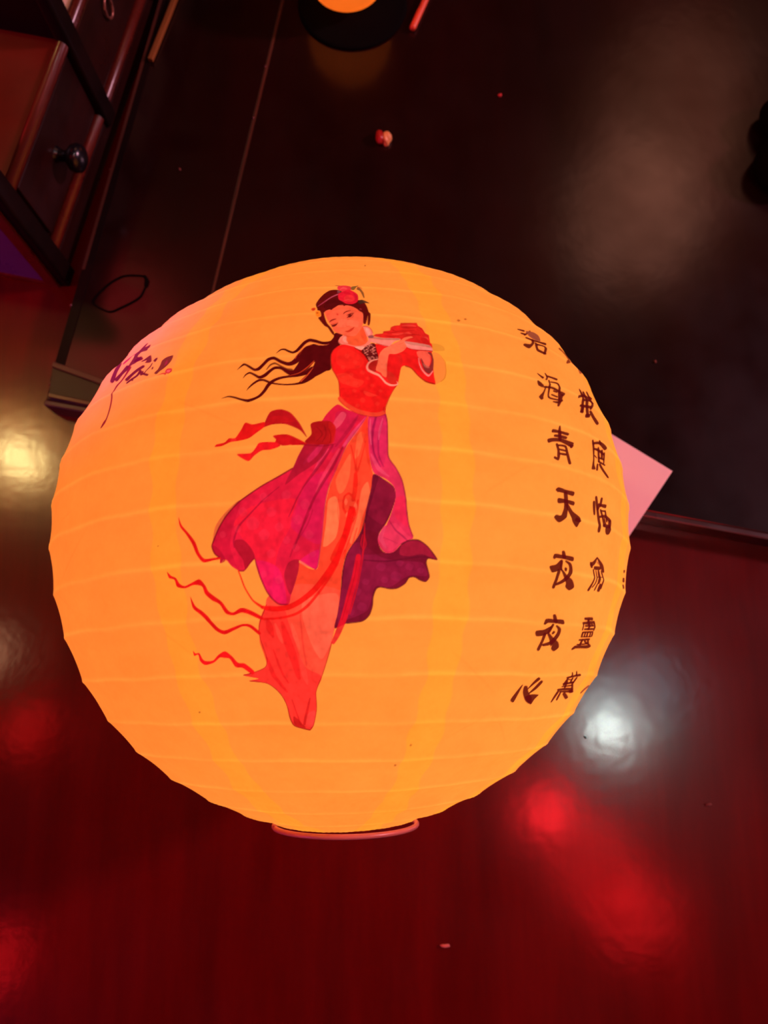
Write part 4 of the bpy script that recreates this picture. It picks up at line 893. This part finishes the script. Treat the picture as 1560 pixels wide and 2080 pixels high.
(22,(92,14,14),0.96,1,[4860,-2160,5354,-2125,5310,-2078,4833,-2123]),
(22,(92,14,14),0.96,1,[4850,-2151,4902,-2255,4948,-2254,4894,-2150]),
(22,(92,14,14),0.96,1,[5292,-2114,5364,-2237,5428,-2235,5361,-2113]),
(22,(92,14,14),0.96,1,[4963,-2196,5313,-2172,5281,-2137,4938,-2164]),
(22,(92,14,14),0.96,1,[4991,-2253,5362,-2231,5329,-2196,4967,-2221]),
(22,(92,14,14),0.96,1,[5059,-2128,5105,-2238,5175,-2238,5126,-2127]),
(22,(92,14,14),0.96,1,[4973,-2310,5421,-2279,5390,-2249,4949,-2281]),
(22,(92,14,14),0.96,1,[4951,-2302,4979,-2374,5045,-2376,5017,-2303]),
(22,(92,14,14),0.96,1,[5058,-2297,5087,-2370,5144,-2371,5114,-2298]),
(22,(92,14,14),0.96,1,[5150,-2293,5186,-2366,5253,-2366,5215,-2293]),
(22,(92,14,14),0.96,1,[5276,-2287,5318,-2360,5381,-2360,5337,-2286]),
(22,(92,14,14),0.96,1,[5367,-2276,5402,-2350,5469,-2350,5433,-2276]),
(22,(92,14,14),0.96,1,[4990,-2386,5415,-2362,5394,-2341,4975,-2368]),
(22,(92,14,14),0.96,1,[4975,-2449,5424,-2418,5382,-2383,4947,-2419]),
(22,(92,14,14),0.96,1,[5063,-2418,5038,-2510,5122,-2521,5133,-2427]),
(22,(92,14,14),0.96,1,[5174,-2446,5303,-2494,5359,-2472,5223,-2426]),
(22,(92,14,14),0.96,1,[5304,-2421,5378,-2500,5477,-2494,5378,-2416]),
(22,(92,14,14),0.96,1,[4956,-2525,5480,-2492,5451,-2468,4937,-2505]),
(22,(92,14,14),0.96,1,[4853,-2615,4974,-2584,5483,-2566,5623,-2525,5497,-2482,5404,-2509,4911,-2531,4807,-2594]),
(23,(92,14,14),0.96,1,[5124,-2995,5170,-3071,5246,-3075,5182,-2998]),
(23,(92,14,14),0.96,1,[5309,-2974,5360,-3050,5435,-3054,5365,-2977]),
(23,(92,14,14),0.96,1,[5066,-3117,5294,-3088,5641,-3061,5549,-3014,5219,-3045,5008,-3083]),
(23,(92,14,14),0.96,1,[5067,-3109,5046,-3233,5138,-3252,5166,-3128]),
(23,(92,14,14),0.96,1,[5270,-3093,5297,-3192,5374,-3202,5353,-3104]),
(23,(92,14,14),0.96,1,[5462,-3084,5450,-3203,5535,-3216,5555,-3098]),
(23,(92,14,14),0.96,1,[5066,-3241,5552,-3208,5485,-3172,5014,-3205]),
(23,(92,14,14),0.96,1,[5074,-3289,5598,-3267,5548,-3239,5037,-3262]),
(23,(92,14,14),0.96,1,[5374,-3184,5679,-3374,5793,-3373,5467,-3182]),
(23,(92,14,14),0.96,1,[5117,-3166,5173,-3290,5262,-3301,5203,-3175]),
(23,(92,14,14),0.96,1,[4983,-3360,5328,-3355,5773,-3366,5691,-3312,5252,-3299,4930,-3321]),
(23,(92,14,14),0.96,1,[5103,-3391,5783,-3405,5711,-3363,5066,-3360]),
(23,(92,14,14),0.96,1,[4971,-3362,4937,-3564,4999,-3579,5077,-3387]),
(23,(92,14,14),0.96,1,[5113,-3388,5124,-3530,5210,-3546,5196,-3403]),
(23,(92,14,14),0.96,1,[5286,-3427,5611,-3537,5728,-3499,5373,-3394]),
(23,(92,14,14),0.96,1,[5659,-3416,5870,-3397,5694,-3336,5540,-3370]),
(23,(92,14,14),0.96,1,[5168,-3142,5360,-3154,5343,-3134,5153,-3121]),
(24,(110,30,18),0.96,1,[6589,-1056,6586,-1105,6805,-1082,6885,-1023]),
(24,(110,30,18),0.96,1,[6540,-1207,6525,-1281,6879,-1244,6836,-1175]),
(24,(120,36,20),0.96,1,[6502,-1334,6560,-1393,6791,-1369,6741,-1308]),
(25,(150,66,40),0.96,1,[6641,-3434,6912,-3366,7536,-3274,6979,-3255,6610,-3338,6504,-3418]),
(2,(118,12,30),0.95,1,[-4253,3015,-4185,2875,-4105,2851,-3983,2856,-3840,2670,-3851,2615,-4056,2637,-4130,2575,-3959,2501,-3973,2443,-4085,2401,-4192,2399,-4274,2365,-4358,2381,-4313,2528,-4291,2648,-4423,2749,-4349,2817,-4378,2953,-4347,3034]),
(2,(190,40,45),0.97,1,[-4432,2764,-4597,2680,-4712,2602,-4643,2563,-4472,2606,-4330,2702]),
(2,(118,12,30),0.97,1,[-4888,2687,-5098,2593,-4948,2286,-4621,2135,-4782,2441,-4777,2630]),
(2,(118,12,30),0.97,1,[-4432,2470,-4556,2341,-4696,2239,-4445,2102,-4373,2237,-4223,2344]),
(2,(150,18,30),0.97,1,[-4292,2407,-4267,2251,-4276,2071,-4344,1972,-4283,1790,-4219,1567,-4176,1253,-4218,1187,-4223,1082,-4181,1064,-4127,1147,-4126,1233,-4164,1545,-4223,1764,-4248,1924,-4200,2030,-4166,2197,-4152,2331]),
(2,(118,12,30),0.95,1,[-3628,2446,-3504,2272,-3573,2257,-3711,2302,-3691,2347,-3810,2387,-3730,2433]),
(2,(118,12,30),0.97,1,[-3990,2533,-4188,2501,-4095,2431,-3853,2422]),
(2,(118,12,30),0.97,1,[-3845,2362,-3725,2360,-3772,2402,-3873,2387]),
(2,(118,12,30),0.97,1,[-3723,2251,-3886,2215,-4014,2137,-4117,2043,-3957,1943,-3882,2050,-3772,2129,-3639,2181]),
(2,(118,12,30),0.97,1,[-3763,2155,-3759,2029,-3886,1971,-3955,1904,-3893,1861,-3799,1908,-3671,1972,-3668,2104]),
(2,(118,12,30),0.97,1,[-3702,2100,-3626,1982,-3534,1951,-3574,2056]),
(2,(118,12,30),0.97,1,[-3547,1969,-3336,1864,-3339,1910,-3554,2014]),
(2,(118,12,30),0.97,1,[-3817,1919,-3754,1877,-3735,1896,-3797,1938]),
(2,(118,12,30),0.97,1,[-3386,2315,-3455,2275,-3362,2205,-3336,2277]),
(2,(118,12,30),0.97,1,[-3454,2218,-3465,2142,-3515,2060,-3534,1973,-3491,1947,-3483,2039,-3421,2114,-3427,2203]),
(2,(118,12,30),0.97,1,[-3347,2031,-3302,2013,-3318,2070,-3365,2092]),
(2,(118,12,30),0.92,1,[-2906,2214,-2883,2099,-2914,2006,-2977,1928,-3044,1881,-3090,1828,-3176,1886,-3135,1959,-3141,2068,-3160,2171,-3091,2219,-2990,2227]),
(2,(190,34,60),0.60,1,[-3028,2091,-3007,2139,-2955,2044,-3003,2003]),
(2,(255,92,92),0.90,1,[-2880,1867,-2777,1855,-2736,1781,-2791,1763,-2862,1805]),
(2,(226,28,44),0.97,1,[-2761,1865,-2875,1889,-2875,1809,-2764,1739,-2713,1783,-2745,1849,-2777,1852,-2749,1803,-2779,1770,-2848,1814,-2846,1856,-2748,1833]),
(2,(226,28,44),0.97,1,[-2819,1763,-2919,1805,-3032,1783,-3027,1777,-2904,1772,-2817,1726]),
]
BASE = np.array([0.86, 0.506, 0.114])       # yellow-orange dyed paper
INKREF = np.array([0.77, 0.47, 0.092])
BASE_LIN = np.array(lin((255 / 255, 145 / 255, 50 / 255)))

def axis_steps(segs):
    out = []
    for a, b, s in segs:
        n = max(1, int(round((b - a) / s)))
        out.append(np.linspace(a, b, n, endpoint=False))
    return np.concatenate(out)
lon = axis_steps([(-180, -80, 2.0), (-80, -51, 0.4), (-51, -26.6, 0.16), (-26.6, 20.0, 0.12), (20.0, 26.2, 0.2), (26.2, 35.5, 0.5), (35.5, 66, 0.14), (66, 76, 0.2), (76, 84, 0.5), (84, 180, 2.0)])
lat = axis_steps([(-76, -40.4, 0.30), (-40.4, 36.0, 0.12), (36.0, 77, 0.30)])
lat = np.append(lat, 77.0)
NX, NY = len(lon), len(lat)
LON, LAT = np.meshgrid(lon, lat)

def catmull(p, k=5):
    p0, p1, p2, p3 = np.roll(p, 1, 0), p, np.roll(p, -1, 0), np.roll(p, -2, 0)
    # centripetal-ish: limit overshoot with a tension of 0.42
    t = np.linspace(0, 1, k, endpoint=False)[None, :, None]
    m1, m2 = 0.42 * (p2 - p0)[:, None], 0.42 * (p3 - p1)[:, None]
    d = np.linalg.norm(p2 - p1, axis=1)[:, None, None]
    for_m = lambda m: m * np.minimum(1, 1.1 * d / (np.linalg.norm(m, axis=2, keepdims=True) + 1e-9))
    m1, m2 = for_m(m1), for_m(m2)
    a, b = p1[:, None], p2[:, None]
    q = (2 * t**3 - 3 * t**2 + 1) * a + (t**3 - 2 * t**2 + t) * m1 + (-2 * t**3 + 3 * t**2) * b + (t**3 - t**2) * m2
    return q.reshape(-1, 2)

SUB = 4
def coverage(poly):
    """area coverage of a polygon (lon, lat) on the vertex grid -> (row0, col0, array)"""
    cx = np.interp(poly[:, 0], lon, np.arange(NX)) + 0.5
    cy = np.interp(poly[:, 1], lat, np.arange(NY)) + 0.5
    c0, c1 = max(0, int(cx.min()) - 1), min(NX, int(cx.max()) + 2)
    r0, r1 = max(0, int(cy.min()) - 1), min(NY, int(cy.max()) + 2)
    w, h = c1 - c0, r1 - r0
    acc = np.zeros((h, w))
    x0, y0 = cx - c0, cy - r0
    x1, y1 = np.roll(x0, -1), np.roll(y0, -1)
    edges = np.arange(w)
    for s in range(h * SUB):
        y = (s + 0.5) / SUB
        hit = (y0 <= y) != (y1 <= y)
        if not hit.any(): continue
        a, b, c, d = x0[hit], y0[hit], x1[hit], y1[hit]
        sgn = np.where(d > b, 1, -1)
        xs = a + (y - b) * (c - a) / (d - b)
        o = np.argsort(xs)
        xs, sgn = xs[o], sgn[o]
        wind = np.cumsum(sgn)
        i = 0
        while i < len(xs) - 1:
            j = i
            while j < len(xs) - 1 and wind[j] != 0: j += 1
            acc[s // SUB] += np.clip(xs[j] - edges, 0, 1) - np.clip(xs[i] - edges, 0, 1)
            i = j + 1
    return r0, c0, np.clip(acc / SUB, 0, 1)

color = np.empty((NY, NX, 3)); color[:] = BASE
# pasted overlaps of the paper gores: two layers, a little yellower
for k in range(8):
    c = -25.0 + 44.0 * k
    c = (c + 180) % 360 - 180
    d = np.abs((LON - c + 180) % 360 - 180) * np.cos(np.radians(LAT))
    wob = 0.25 * np.sin(LAT * 0.9 + k) + 0.2 * np.sin(LAT * 0.31 + 2 * k)
    m = np.clip((2.65 + wob - d) / 0.35, 0, 1)[..., None]
    color = color * (1 - m) + m * np.array([0.85, 0.565, 0.088])
# paler line over each rib
for k, r in enumerate(RIBS):
    d = np.abs(LAT - r - 0.14 * np.sin(np.radians(LON * 9 + 40 * k)) - 0.10 * np.sin(np.radians(LON * 23 + 70 * k)))
    up = 0.55 + 0.45 * np.sin(np.radians(LON * 5 + 110 * k))
    m = np.exp(-(d / 0.38) ** 2)[..., None] * (0.55 + 0.45 * up[..., None])
    color = color * (1 + m * np.array([0.10, 0.22, 0.30]))
# fine crease lines, the shade of creases put into the paper colour
rngc = np.random.default_rng(11)
for k in range(26):
    l0, a0 = rngc.uniform(-70, 75), rngc.uniform(-65, 60)
    ang = rngc.uniform(-0.9, 0.9); ln = rngc.uniform(2.5, 7)
    x, y = (LON - l0) * np.cos(np.radians(a0)), LAT - a0
    u, v = x * np.cos(ang) + y * np.sin(ang), -x * np.sin(ang) + y * np.cos(ang)
    m = 0.06 * np.exp(-(v / 0.22) ** 2 - (u / ln) ** 4)[..., None]
    color = color * (1 - m * np.array([0.6, 1.0, 1.2]))

fig = np.zeros((NY, NX)); sig = np.zeros((NY, NX)); chars = [np.zeros((NY, NX)) for _ in range(16)]
def to_albedo(rgb):
    c = np.array(lin([v / 255 for v in rgb]))
    return np.clip(INKREF * c / BASE_LIN, 0.002, 0.97)
for layer, rgb, alpha, smooth, pts in PRINT:
    p = np.array(pts, float).reshape(-1, 2) / 100
    if smooth: p = catmull(p)
    r0, c0, cov = coverage(p)
    h, w = cov.shape
    sl = (slice(r0, r0 + h), slice(c0, c0 + w))
    a = (cov * alpha)[..., None]
    color[sl] = color[sl] * (1 - a) + a * to_albedo(rgb)
    tgt = fig if layer == 1 else sig if layer == 2 else chars[layer - 10] if layer >= 10 else None
    if tgt is not None: tgt[sl] = np.maximum(tgt[sl], cov)

# smooth random fields over the print: woven damask on the dress, cloudy pulp in the paper
rn = np.random.default_rng(5)
def field(step_lon, step_lat):
    nx, ny = int(360 / step_lon) + 1, int(160 / step_lat) + 3
    g = rn.uniform(-1, 1, (ny, nx))
    fx, fy = (LON + 180) / 360 * nx, (LAT + 80) / step_lat
    ix, iy = np.floor(fx).astype(int), np.floor(fy).astype(int)
    tx, ty = fx - ix, fy - iy
    tx, ty = tx * tx * (3 - 2 * tx), ty * ty * (3 - 2 * ty)
    ix0, ix1 = ix % nx, (ix + 1) % nx
    return (g[iy, ix0] * (1 - tx) + g[iy, ix1] * tx) * (1 - ty) + (g[iy + 1, ix0] * (1 - tx) + g[iy + 1, ix1] * tx) * ty
damask = np.clip(3.2 * np.abs(field(1.9, 1.9)) - 0.9, -0.6, 1.0) * 0.5 + 0.55 * field(0.8, 0.8) + 0.5 * field(0.4, 0.5)
damask += 0.5 * field(4, 4)
pulp = 0.55 * field(9, 5) + 0.45 * field(3.5, 1.6) + 0.35 * field(1.2, 0.8) + 0.3 * field(0.5, 0.5)
inside = np.clip(fig * 1.4 - 0.2, 0, 1)
color *= (1 + 0.15 * np.clip(damask, -1.2, 1.2) * inside)[..., None]
color *= 1 + (0.05 * pulp * (1 - inside))[..., None] * np.array([0.5, 1.0, 1.6])
color = np.clip(color, 0, 0.97)

# shape: straight paper between the wire hoops, a little crushed, finely wrinkled
la = np.radians(np.array(RIBS))
rx, ry = np.cos(la), np.sin(la)
lr = np.radians(lat)
idx = np.clip(np.searchsorted(RIBS, lat, side='right') - 1, 0, len(RIBS) - 2)
ax, ay, bx, by = rx[idx], ry[idx], rx[idx + 1], ry[idx + 1]
dx, dy = np.cos(lr), np.sin(lr)
# ray from the centre at this latitude against the chord between two hoops
den = dx * (by - ay) - dy * (bx - ax)
chord = (ax * (by - ay) - ay * (bx - ax)) / den
frac = (lat - np.array(RIBS)[idx]) / (np.array(RIBS)[idx + 1] - np.array(RIBS)[idx])
belly = 0.0038 * np.sin(np.pi * np.clip(frac, 0, 1))
rad = np.tile((chord - belly)[:, None], (1, NX))
sag = np.sin(np.pi * np.clip(frac, 0, 1))[:, None]
LNR = np.radians(LON)
wr = np.zeros_like(rad)
for k in range(18):
    n = int(rn.integers(7, 60)); ph = rn.uniform(0, 6.28); tw = rn.uniform(-14, 14)
    wr += np.sin(n * LNR + tw * np.radians(LAT) + ph) / (2 + n * 0.22)
rad += 0.00085 * wr * sag
for k in range(14):   # creases that lean across single panels near the bottom and the top
    n = int(rn.integers(20, 45)); ph = rn.uniform(0, 6.28)
    rad += 0.00022 * np.sin(n * LNR + rn.uniform(18, 40) * np.radians(LAT) + ph) * sag * np.clip((np.abs(LAT) - 25) / 30, 0, 1)
hoop = np.exp(-((LAT[..., None] - np.array(RIBS)) / 0.5) ** 2).max(-1)
jit = np.sin(LNR * 31 + LAT) * np.sin(LNR * 53 + 2 * LAT)
rad += 0.0016 * hoop * (0.6 + 0.4 * jit)
DENTS = [(9, 59, -13), (-29, 54, -40), (-43, 46, -46), (-52, 36, -34), (-56, 29, -19), (-59, 23, 20), (-63, 13, 15), (-66, -1, 13), (-68, -9, 13), (-69, -18, 10), (-69, -25, 5), (-69, -31, 24), (-69, -38, 19), (-69, -45, 11), (-67, -53, 5), (-64, -61, -6), (-59, -68, -13), (-45, -75, 10), (55, -74, -3), (66, -67, -27), (73, -57, -22), (74, -48, -7), (75, -37, -6), (75, -30, -9), (75, -24, -13), (74, -14, -14), (73, -7, 2), (72, 2, 0), (69, 10, 7), (68, 16, 8), (62, 28, 43), (60, 31, 25), (55, 38, 26), (51, 43, 14), (43, 49, 18), (33, 53, 4), (22, 57, -2), (2, 59, -22)]
def unit(lo, la_):
    lo, la_ = np.radians(lo), np.radians(la_)
    return np.stack([np.sin(lo) * np.cos(la_), np.sin(la_), np.cos(lo) * np.cos(la_)], -1)
U = unit(LON, LAT)
num = np.zeros((NY, NX)); dsum = np.full((NY, NX), 0.35)
for l0, a0, dr in DENTS:
    w = np.exp((U @ unit(l0, a0) - 1) / (2 * np.radians(7.0) ** 2) * 1.0)
    num += w * dr * 1e-4; dsum += w
rad = rad * R + num / dsum
VERT = U * rad[..., None] + np.array([0, 0, LZ])

# cell owners: 0 paper, 1 figure, 2 signature, 3.. characters
def cells(a):
    b = np.concatenate([a, a[:, :1]], 1)
    return (b[:-1, :-1] + b[1:, :-1] + b[:-1, 1:] + b[1:, 1:]) / 4
owner = np.zeros((NY - 1, NX), int)
owner[cells(fig) > 0.5] = 1
owner[cells(sig) > 0.45] = 2
for k, c in enumerate(chars): owner[cells(c) > 0.45] = 3 + k
I = np.arange(NX); J = np.arange(NY - 1)
II, JJ = np.meshgrid(I, J)
I2 = (II + 1) % NX
QUAD = np.stack([JJ * NX + II, JJ * NX + I2, (JJ + 1) * NX + I2, (JJ + 1) * NX + II], -1)
M_paper = paper('printed_lantern_paper')
FLATV, FLATC = VERT.reshape(-1, 3), color.reshape(-1, 3)
def shell_part(name, mask, parent):
    q = QUAD[mask]
    used, inv = np.unique(q, return_inverse=True)
    me = bpy.data.meshes.new(name)
    me.vertices.add(len(used)); me.loops.add(q.size); me.polygons.add(len(q))
    me.vertices.foreach_set('co', FLATV[used].astype(np.float32).ravel())
    me.loops.foreach_set('vertex_index', inv.astype(np.int32).ravel())
    me.polygons.foreach_set('loop_start', np.arange(0, q.size, 4, dtype=np.int32))
    me.polygons.foreach_set('use_smooth', np.ones(len(q), dtype=bool))
    at = me.color_attributes.new('print', 'FLOAT_COLOR', 'POINT')
    c4 = np.ones((len(used), 4), np.float32); c4[:, :3] = FLATC[used]
    at.data.foreach_set('color', c4.ravel())
    me.update(calc_edges=True)
    me.validate()
    return link_mesh(name, me, M_paper, parent)
lantern = thing('paper_lantern', (0, 0, 0), 'large glowing round orange paper lantern printed with a flying woman and a poem', 'lantern')
shade = shell_part('paper_shade', owner == 0, lantern)
tag(shell_part('printed_figure', owner == 1, shade), 'printed woman in a red jacket and flowing magenta skirts')
tag(shell_part('printed_signature', owner == 2, shade), 'dark red brush signature with a small red seal')
for k in range(16):
    if (owner == 3 + k).any():
        shell_part('printed_character', owner == 3 + k, shade)
def hoop_ring(y, r, tr, name, mat, parent, z=LZ, seg=96):
    bm = bmesh.new()
    tube(bm, [(r * math.sin(t), y, z + r * math.cos(t)) for t in [2 * math.pi * i / seg for i in range(seg)]], tr, 10, True)
    return from_bm(name, bm, mat, parent, True)
hoop_ring(-0.1478, 0.0362, 0.0013, 'bottom_ring', M_wire, lantern)
hoop_ring(0.1482, 0.0335, 0.0012, 'top_ring', M_wire, lantern)
# bulb on a wire inside
bm = bmesh.new()
lathe(bm, [(0, -0.014), (0.008, -0.012), (0.0125, -0.004), (0.0125, 0.004), (0.008, 0.013), (0.0055, 0.020), (0.0055, 0.034), (0, 0.036)], Matrix.Translation((0, 0.05, LZ)) @ Matrix.Rotation(-math.pi / 2, 4, 'X'), 20)
tube(bm, [(0, 0.084, LZ), (0, 0.149, LZ), (0.0338, 0.149, LZ)], 0.0008, 6)
from_bm('bulb', bm, M_wire, lantern, True)
def inner_light(name, loc, power, color, parent, radius=0.02):
    o = lamp(name, loc, power, color, radius)
    o.parent = parent
    o.matrix_parent_inverse = Matrix.Translation(-Vector(parent.location))
    return o
inner_light('bulb_light', (0.017, -0.014, LZ), 0.865, (1.0, 0.505, 0.30), lantern, 0.012)

# ---------------------------------------------------------------- second, small lantern at the top of the view
sl = thing('small_lantern', (-0.0062, 0.4990, PZ), 'small glowing orange paper lantern on the dark platform behind the large one', 'lantern')
SR, SC = 0.037, Vector((-0.0062, 0.4990, PZ + 0.0406))
M_small = paper('small_lantern_paper', color=(0.86, 0.36, 0.05))
bm = bmesh.new()
prof = []
for i in range(-16, 17):
    t = math.radians(i * 4.8)
    rr = SR * (1 + 0.012 * math.cos(i * math.pi / 2))
    prof.append((rr * math.cos(t), rr * math.sin(t)))
lathe(bm, prof, Matrix.Translation(SC), 48)
from_bm('paper_shade', bm, M_small, sl, True)
for s in (-1, 1):
    bm = bmesh.new()
    tube(bm, [(SC.x + 0.0062 * math.cos(t), SC.y + 0.0062 * math.sin(t), SC.z + s * SR * 0.985) for t in [2 * math.pi * i / 32 for i in range(32)]], 0.0010, 8, True)
    from_bm('end_ring', bm, M_wire, sl, True)
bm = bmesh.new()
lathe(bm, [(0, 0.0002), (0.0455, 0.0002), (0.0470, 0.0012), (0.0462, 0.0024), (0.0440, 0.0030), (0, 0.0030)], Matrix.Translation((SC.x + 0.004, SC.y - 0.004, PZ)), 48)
from_bm('shade_disc', bm, M_black, sl, True)  # added disc, its black stands in for the shadow under the lantern
inner_light('small_bulb_light', tuple(SC), 0.045, (1.0, 0.505, 0.30), sl, 0.006)

# ---------------------------------------------------------------- things lying on the platform
bm = bmesh.new()
P0 = Vector((0.2345, 0.0745)); e1 = Vector((-0.0416, 0.0283)).normalized(); e2 = Vector((-0.0347, -0.0469)).normalized()
prism(bm, [P0, P0 + e1 * 0.14, P0 + e1 * 0.14 + e2 * 0.085, P0 + e2 * 0.085], PZ + 0.0004, PZ + 0.0012)
tag(from_bm('paper_card', bm, M_card), 'blank pink card sticking out from behind the large lantern over the platform edge', 'card')

bm = bmesh.new()
d = Vector((0.0133, 0.0335, 0)).normalized()
s0 = Vector((0.0486, 0.4672, PZ + 0.0030))
tube(bm, [s0, s0 + d * 0.002, s0 + d * 0.10, s0 + d * 0.24], [0.0024, 0.0028, 0.0028, 0.0028], 12)
tag(from_bm('lantern_stick', bm, M_stick, None, True), 'thin orange-red stick lying on the platform near the small lantern', 'stick')

bm = bmesh.new()
g0, g1 = Vector((-0.1728, 0.4378)), Vector((-0.1548, 0.5022))
gd = (g1 - g0).normalized(); gn = Vector((gd.y, -gd.x))
prism(bm, [g0 - gn * 0.0022, g0 + gn * 0.0022, g0 + gn * 0.0022 + gd * 0.22, g0 - gn * 0.0022 + gd * 0.22], PZ + 0.0008, PZ + 0.0046)
bevel(bm, 0.0008)
tag(from_bm('wooden_strip', bm, M_gold), 'narrow dull gold wooden strip lying along the drawer rack on the platform', 'strip')

wrap = thing('wrapper_scrap', (0.0236, 0.3593, PZ), 'crumpled red and gold wrapper scrap alone on the dark platform', 'scrap')
def lump(name, c, s, mat, parent, seed, rough=0.25, sub=3):
    r = random.Random(seed)
    bm = bmesh.new()
    bmesh.ops.create_icosphere(bm, subdivisions=sub, radius=1.0)
    ph = [(r.uniform(-4, 4), r.uniform(-4, 4), r.uniform(-4, 4), r.uniform(0, 6.28)) for _ in range(6)]
    for v in bm.verts:
        k = 1 + rough * sum(math.sin(p[0] * v.co.x + p[1] * v.co.y + p[2] * v.co.z + p[3]) for p in ph) / 3
        v.co = Vector((v.co.x * s[0] * k, v.co.y * s[1] * k, max(v.co.z * s[2] * k, -s[2] * 0.55))) + Vector(c)
    return from_bm(name, bm, mat, parent, True)
lump('red_half', (0.0206, 0.3607, PZ + 0.0026), (0.0040, 0.0056, 0.0044), M_wrapred, wrap, 2)
lump('gold_half', (0.0258, 0.3587, PZ + 0.0030), (0.0040, 0.0056, 0.0050), M_wrapgold, wrap, 5)

# dark cord loop with a small tab
cord = thing('cord_loop', (-0.185, 0.225, PZ), 'thin black cord bent into a leaf-shaped loop on the platform corner', 'cord')
loop = [[-0.1647, 0.2369], [-0.1728, 0.2387], [-0.1827, 0.2382], [-0.1923, 0.2328], [-0.2006, 0.2241], [-0.205, 0.2166], [-0.2022, 0.2125], [-0.1915, 0.2076], [-0.1829, 0.211], [-0.1734, 0.2163], [-0.1682, 0.2206], [-0.1652, 0.2282]]
lp = catmull(np.array(loop), 5)
bm = bmesh.new()
tube(bm, [(x, y, PZ + 0.0007) for x, y in lp], 0.00065, 8, True)
from_bm('cord', bm, M_black, cord, True)
bm = bmesh.new()
tube(bm, [(-0.1658, 0.2377, PZ + 0.0017), (-0.1640, 0.2340, PZ + 0.0018), (-0.1646, 0.2290, PZ + 0.0015)], [0.0012, 0.0015, 0.0011], 8)
from_bm('tab', bm, M_black, cord, True)

pouch = thing('black_pouch', (0.335, 0.345, PZ), 'black cloth pouch slumped on the platform at the right of the view', 'pouch')
lump('pouch_body', (0.3490, 0.3290, PZ + 0.013), (0.030, 0.026, 0.022), M_black, pouch, 9, 0.12, 4)
lump('pouch_neck', (0.3530, 0.3680, PZ + 0.011), (0.022, 0.022, 0.018), M_black, pouch, 4, 0.12, 4)

# bits of lint and crumbs
def bit(name, c, s, mat, label, cat, seed):
    tag(lump(name, c, s, mat, None, seed, 0.35, 2), label, cat)
bit('lint_speck', (0.1207, 0.4020, PZ + 0.0009), (0.0019, 0.0017, 0.0014), M_lintred, 'tiny red speck of lint on the dark platform, right of the wrapper scrap', 'lint', 1)
bit('lint_speck', (-0.1431, 0.3340, PZ + 0.0006), (0.0011, 0.0011, 0.0009), M_lintdark, 'tiny brown speck of lint between the drawer rack and the platform seam', 'lint', 2)
bit('lint_speck', (0.2294, 0.1619, PZ + 0.0006), (0.0012, 0.0010, 0.0009), M_lintdark, 'tiny brown speck of lint on the platform above the pink card', 'lint', 3)
bit('paper_crumb', (0.0597, -0.2487, 0.0009), (0.0034, 0.0013, 0.0013), M_lint, 'small pale pink crumb on the red floor below the large lantern', 'crumb', 4)
bit('paper_crumb', (0.2447, -0.1613, 0.0008), (0.0026, 0.0012, 0.0012), M_lintdark, 'small dull crumb on the red floor at the far right, right of the red glow', 'crumb', 5)
bit('paper_crumb', (0.1626, -0.1151, 0.0005), (0.0009, 0.0009, 0.0007), M_black, 'tiny black crumb on the red floor beside the white glint', 'crumb', 6)
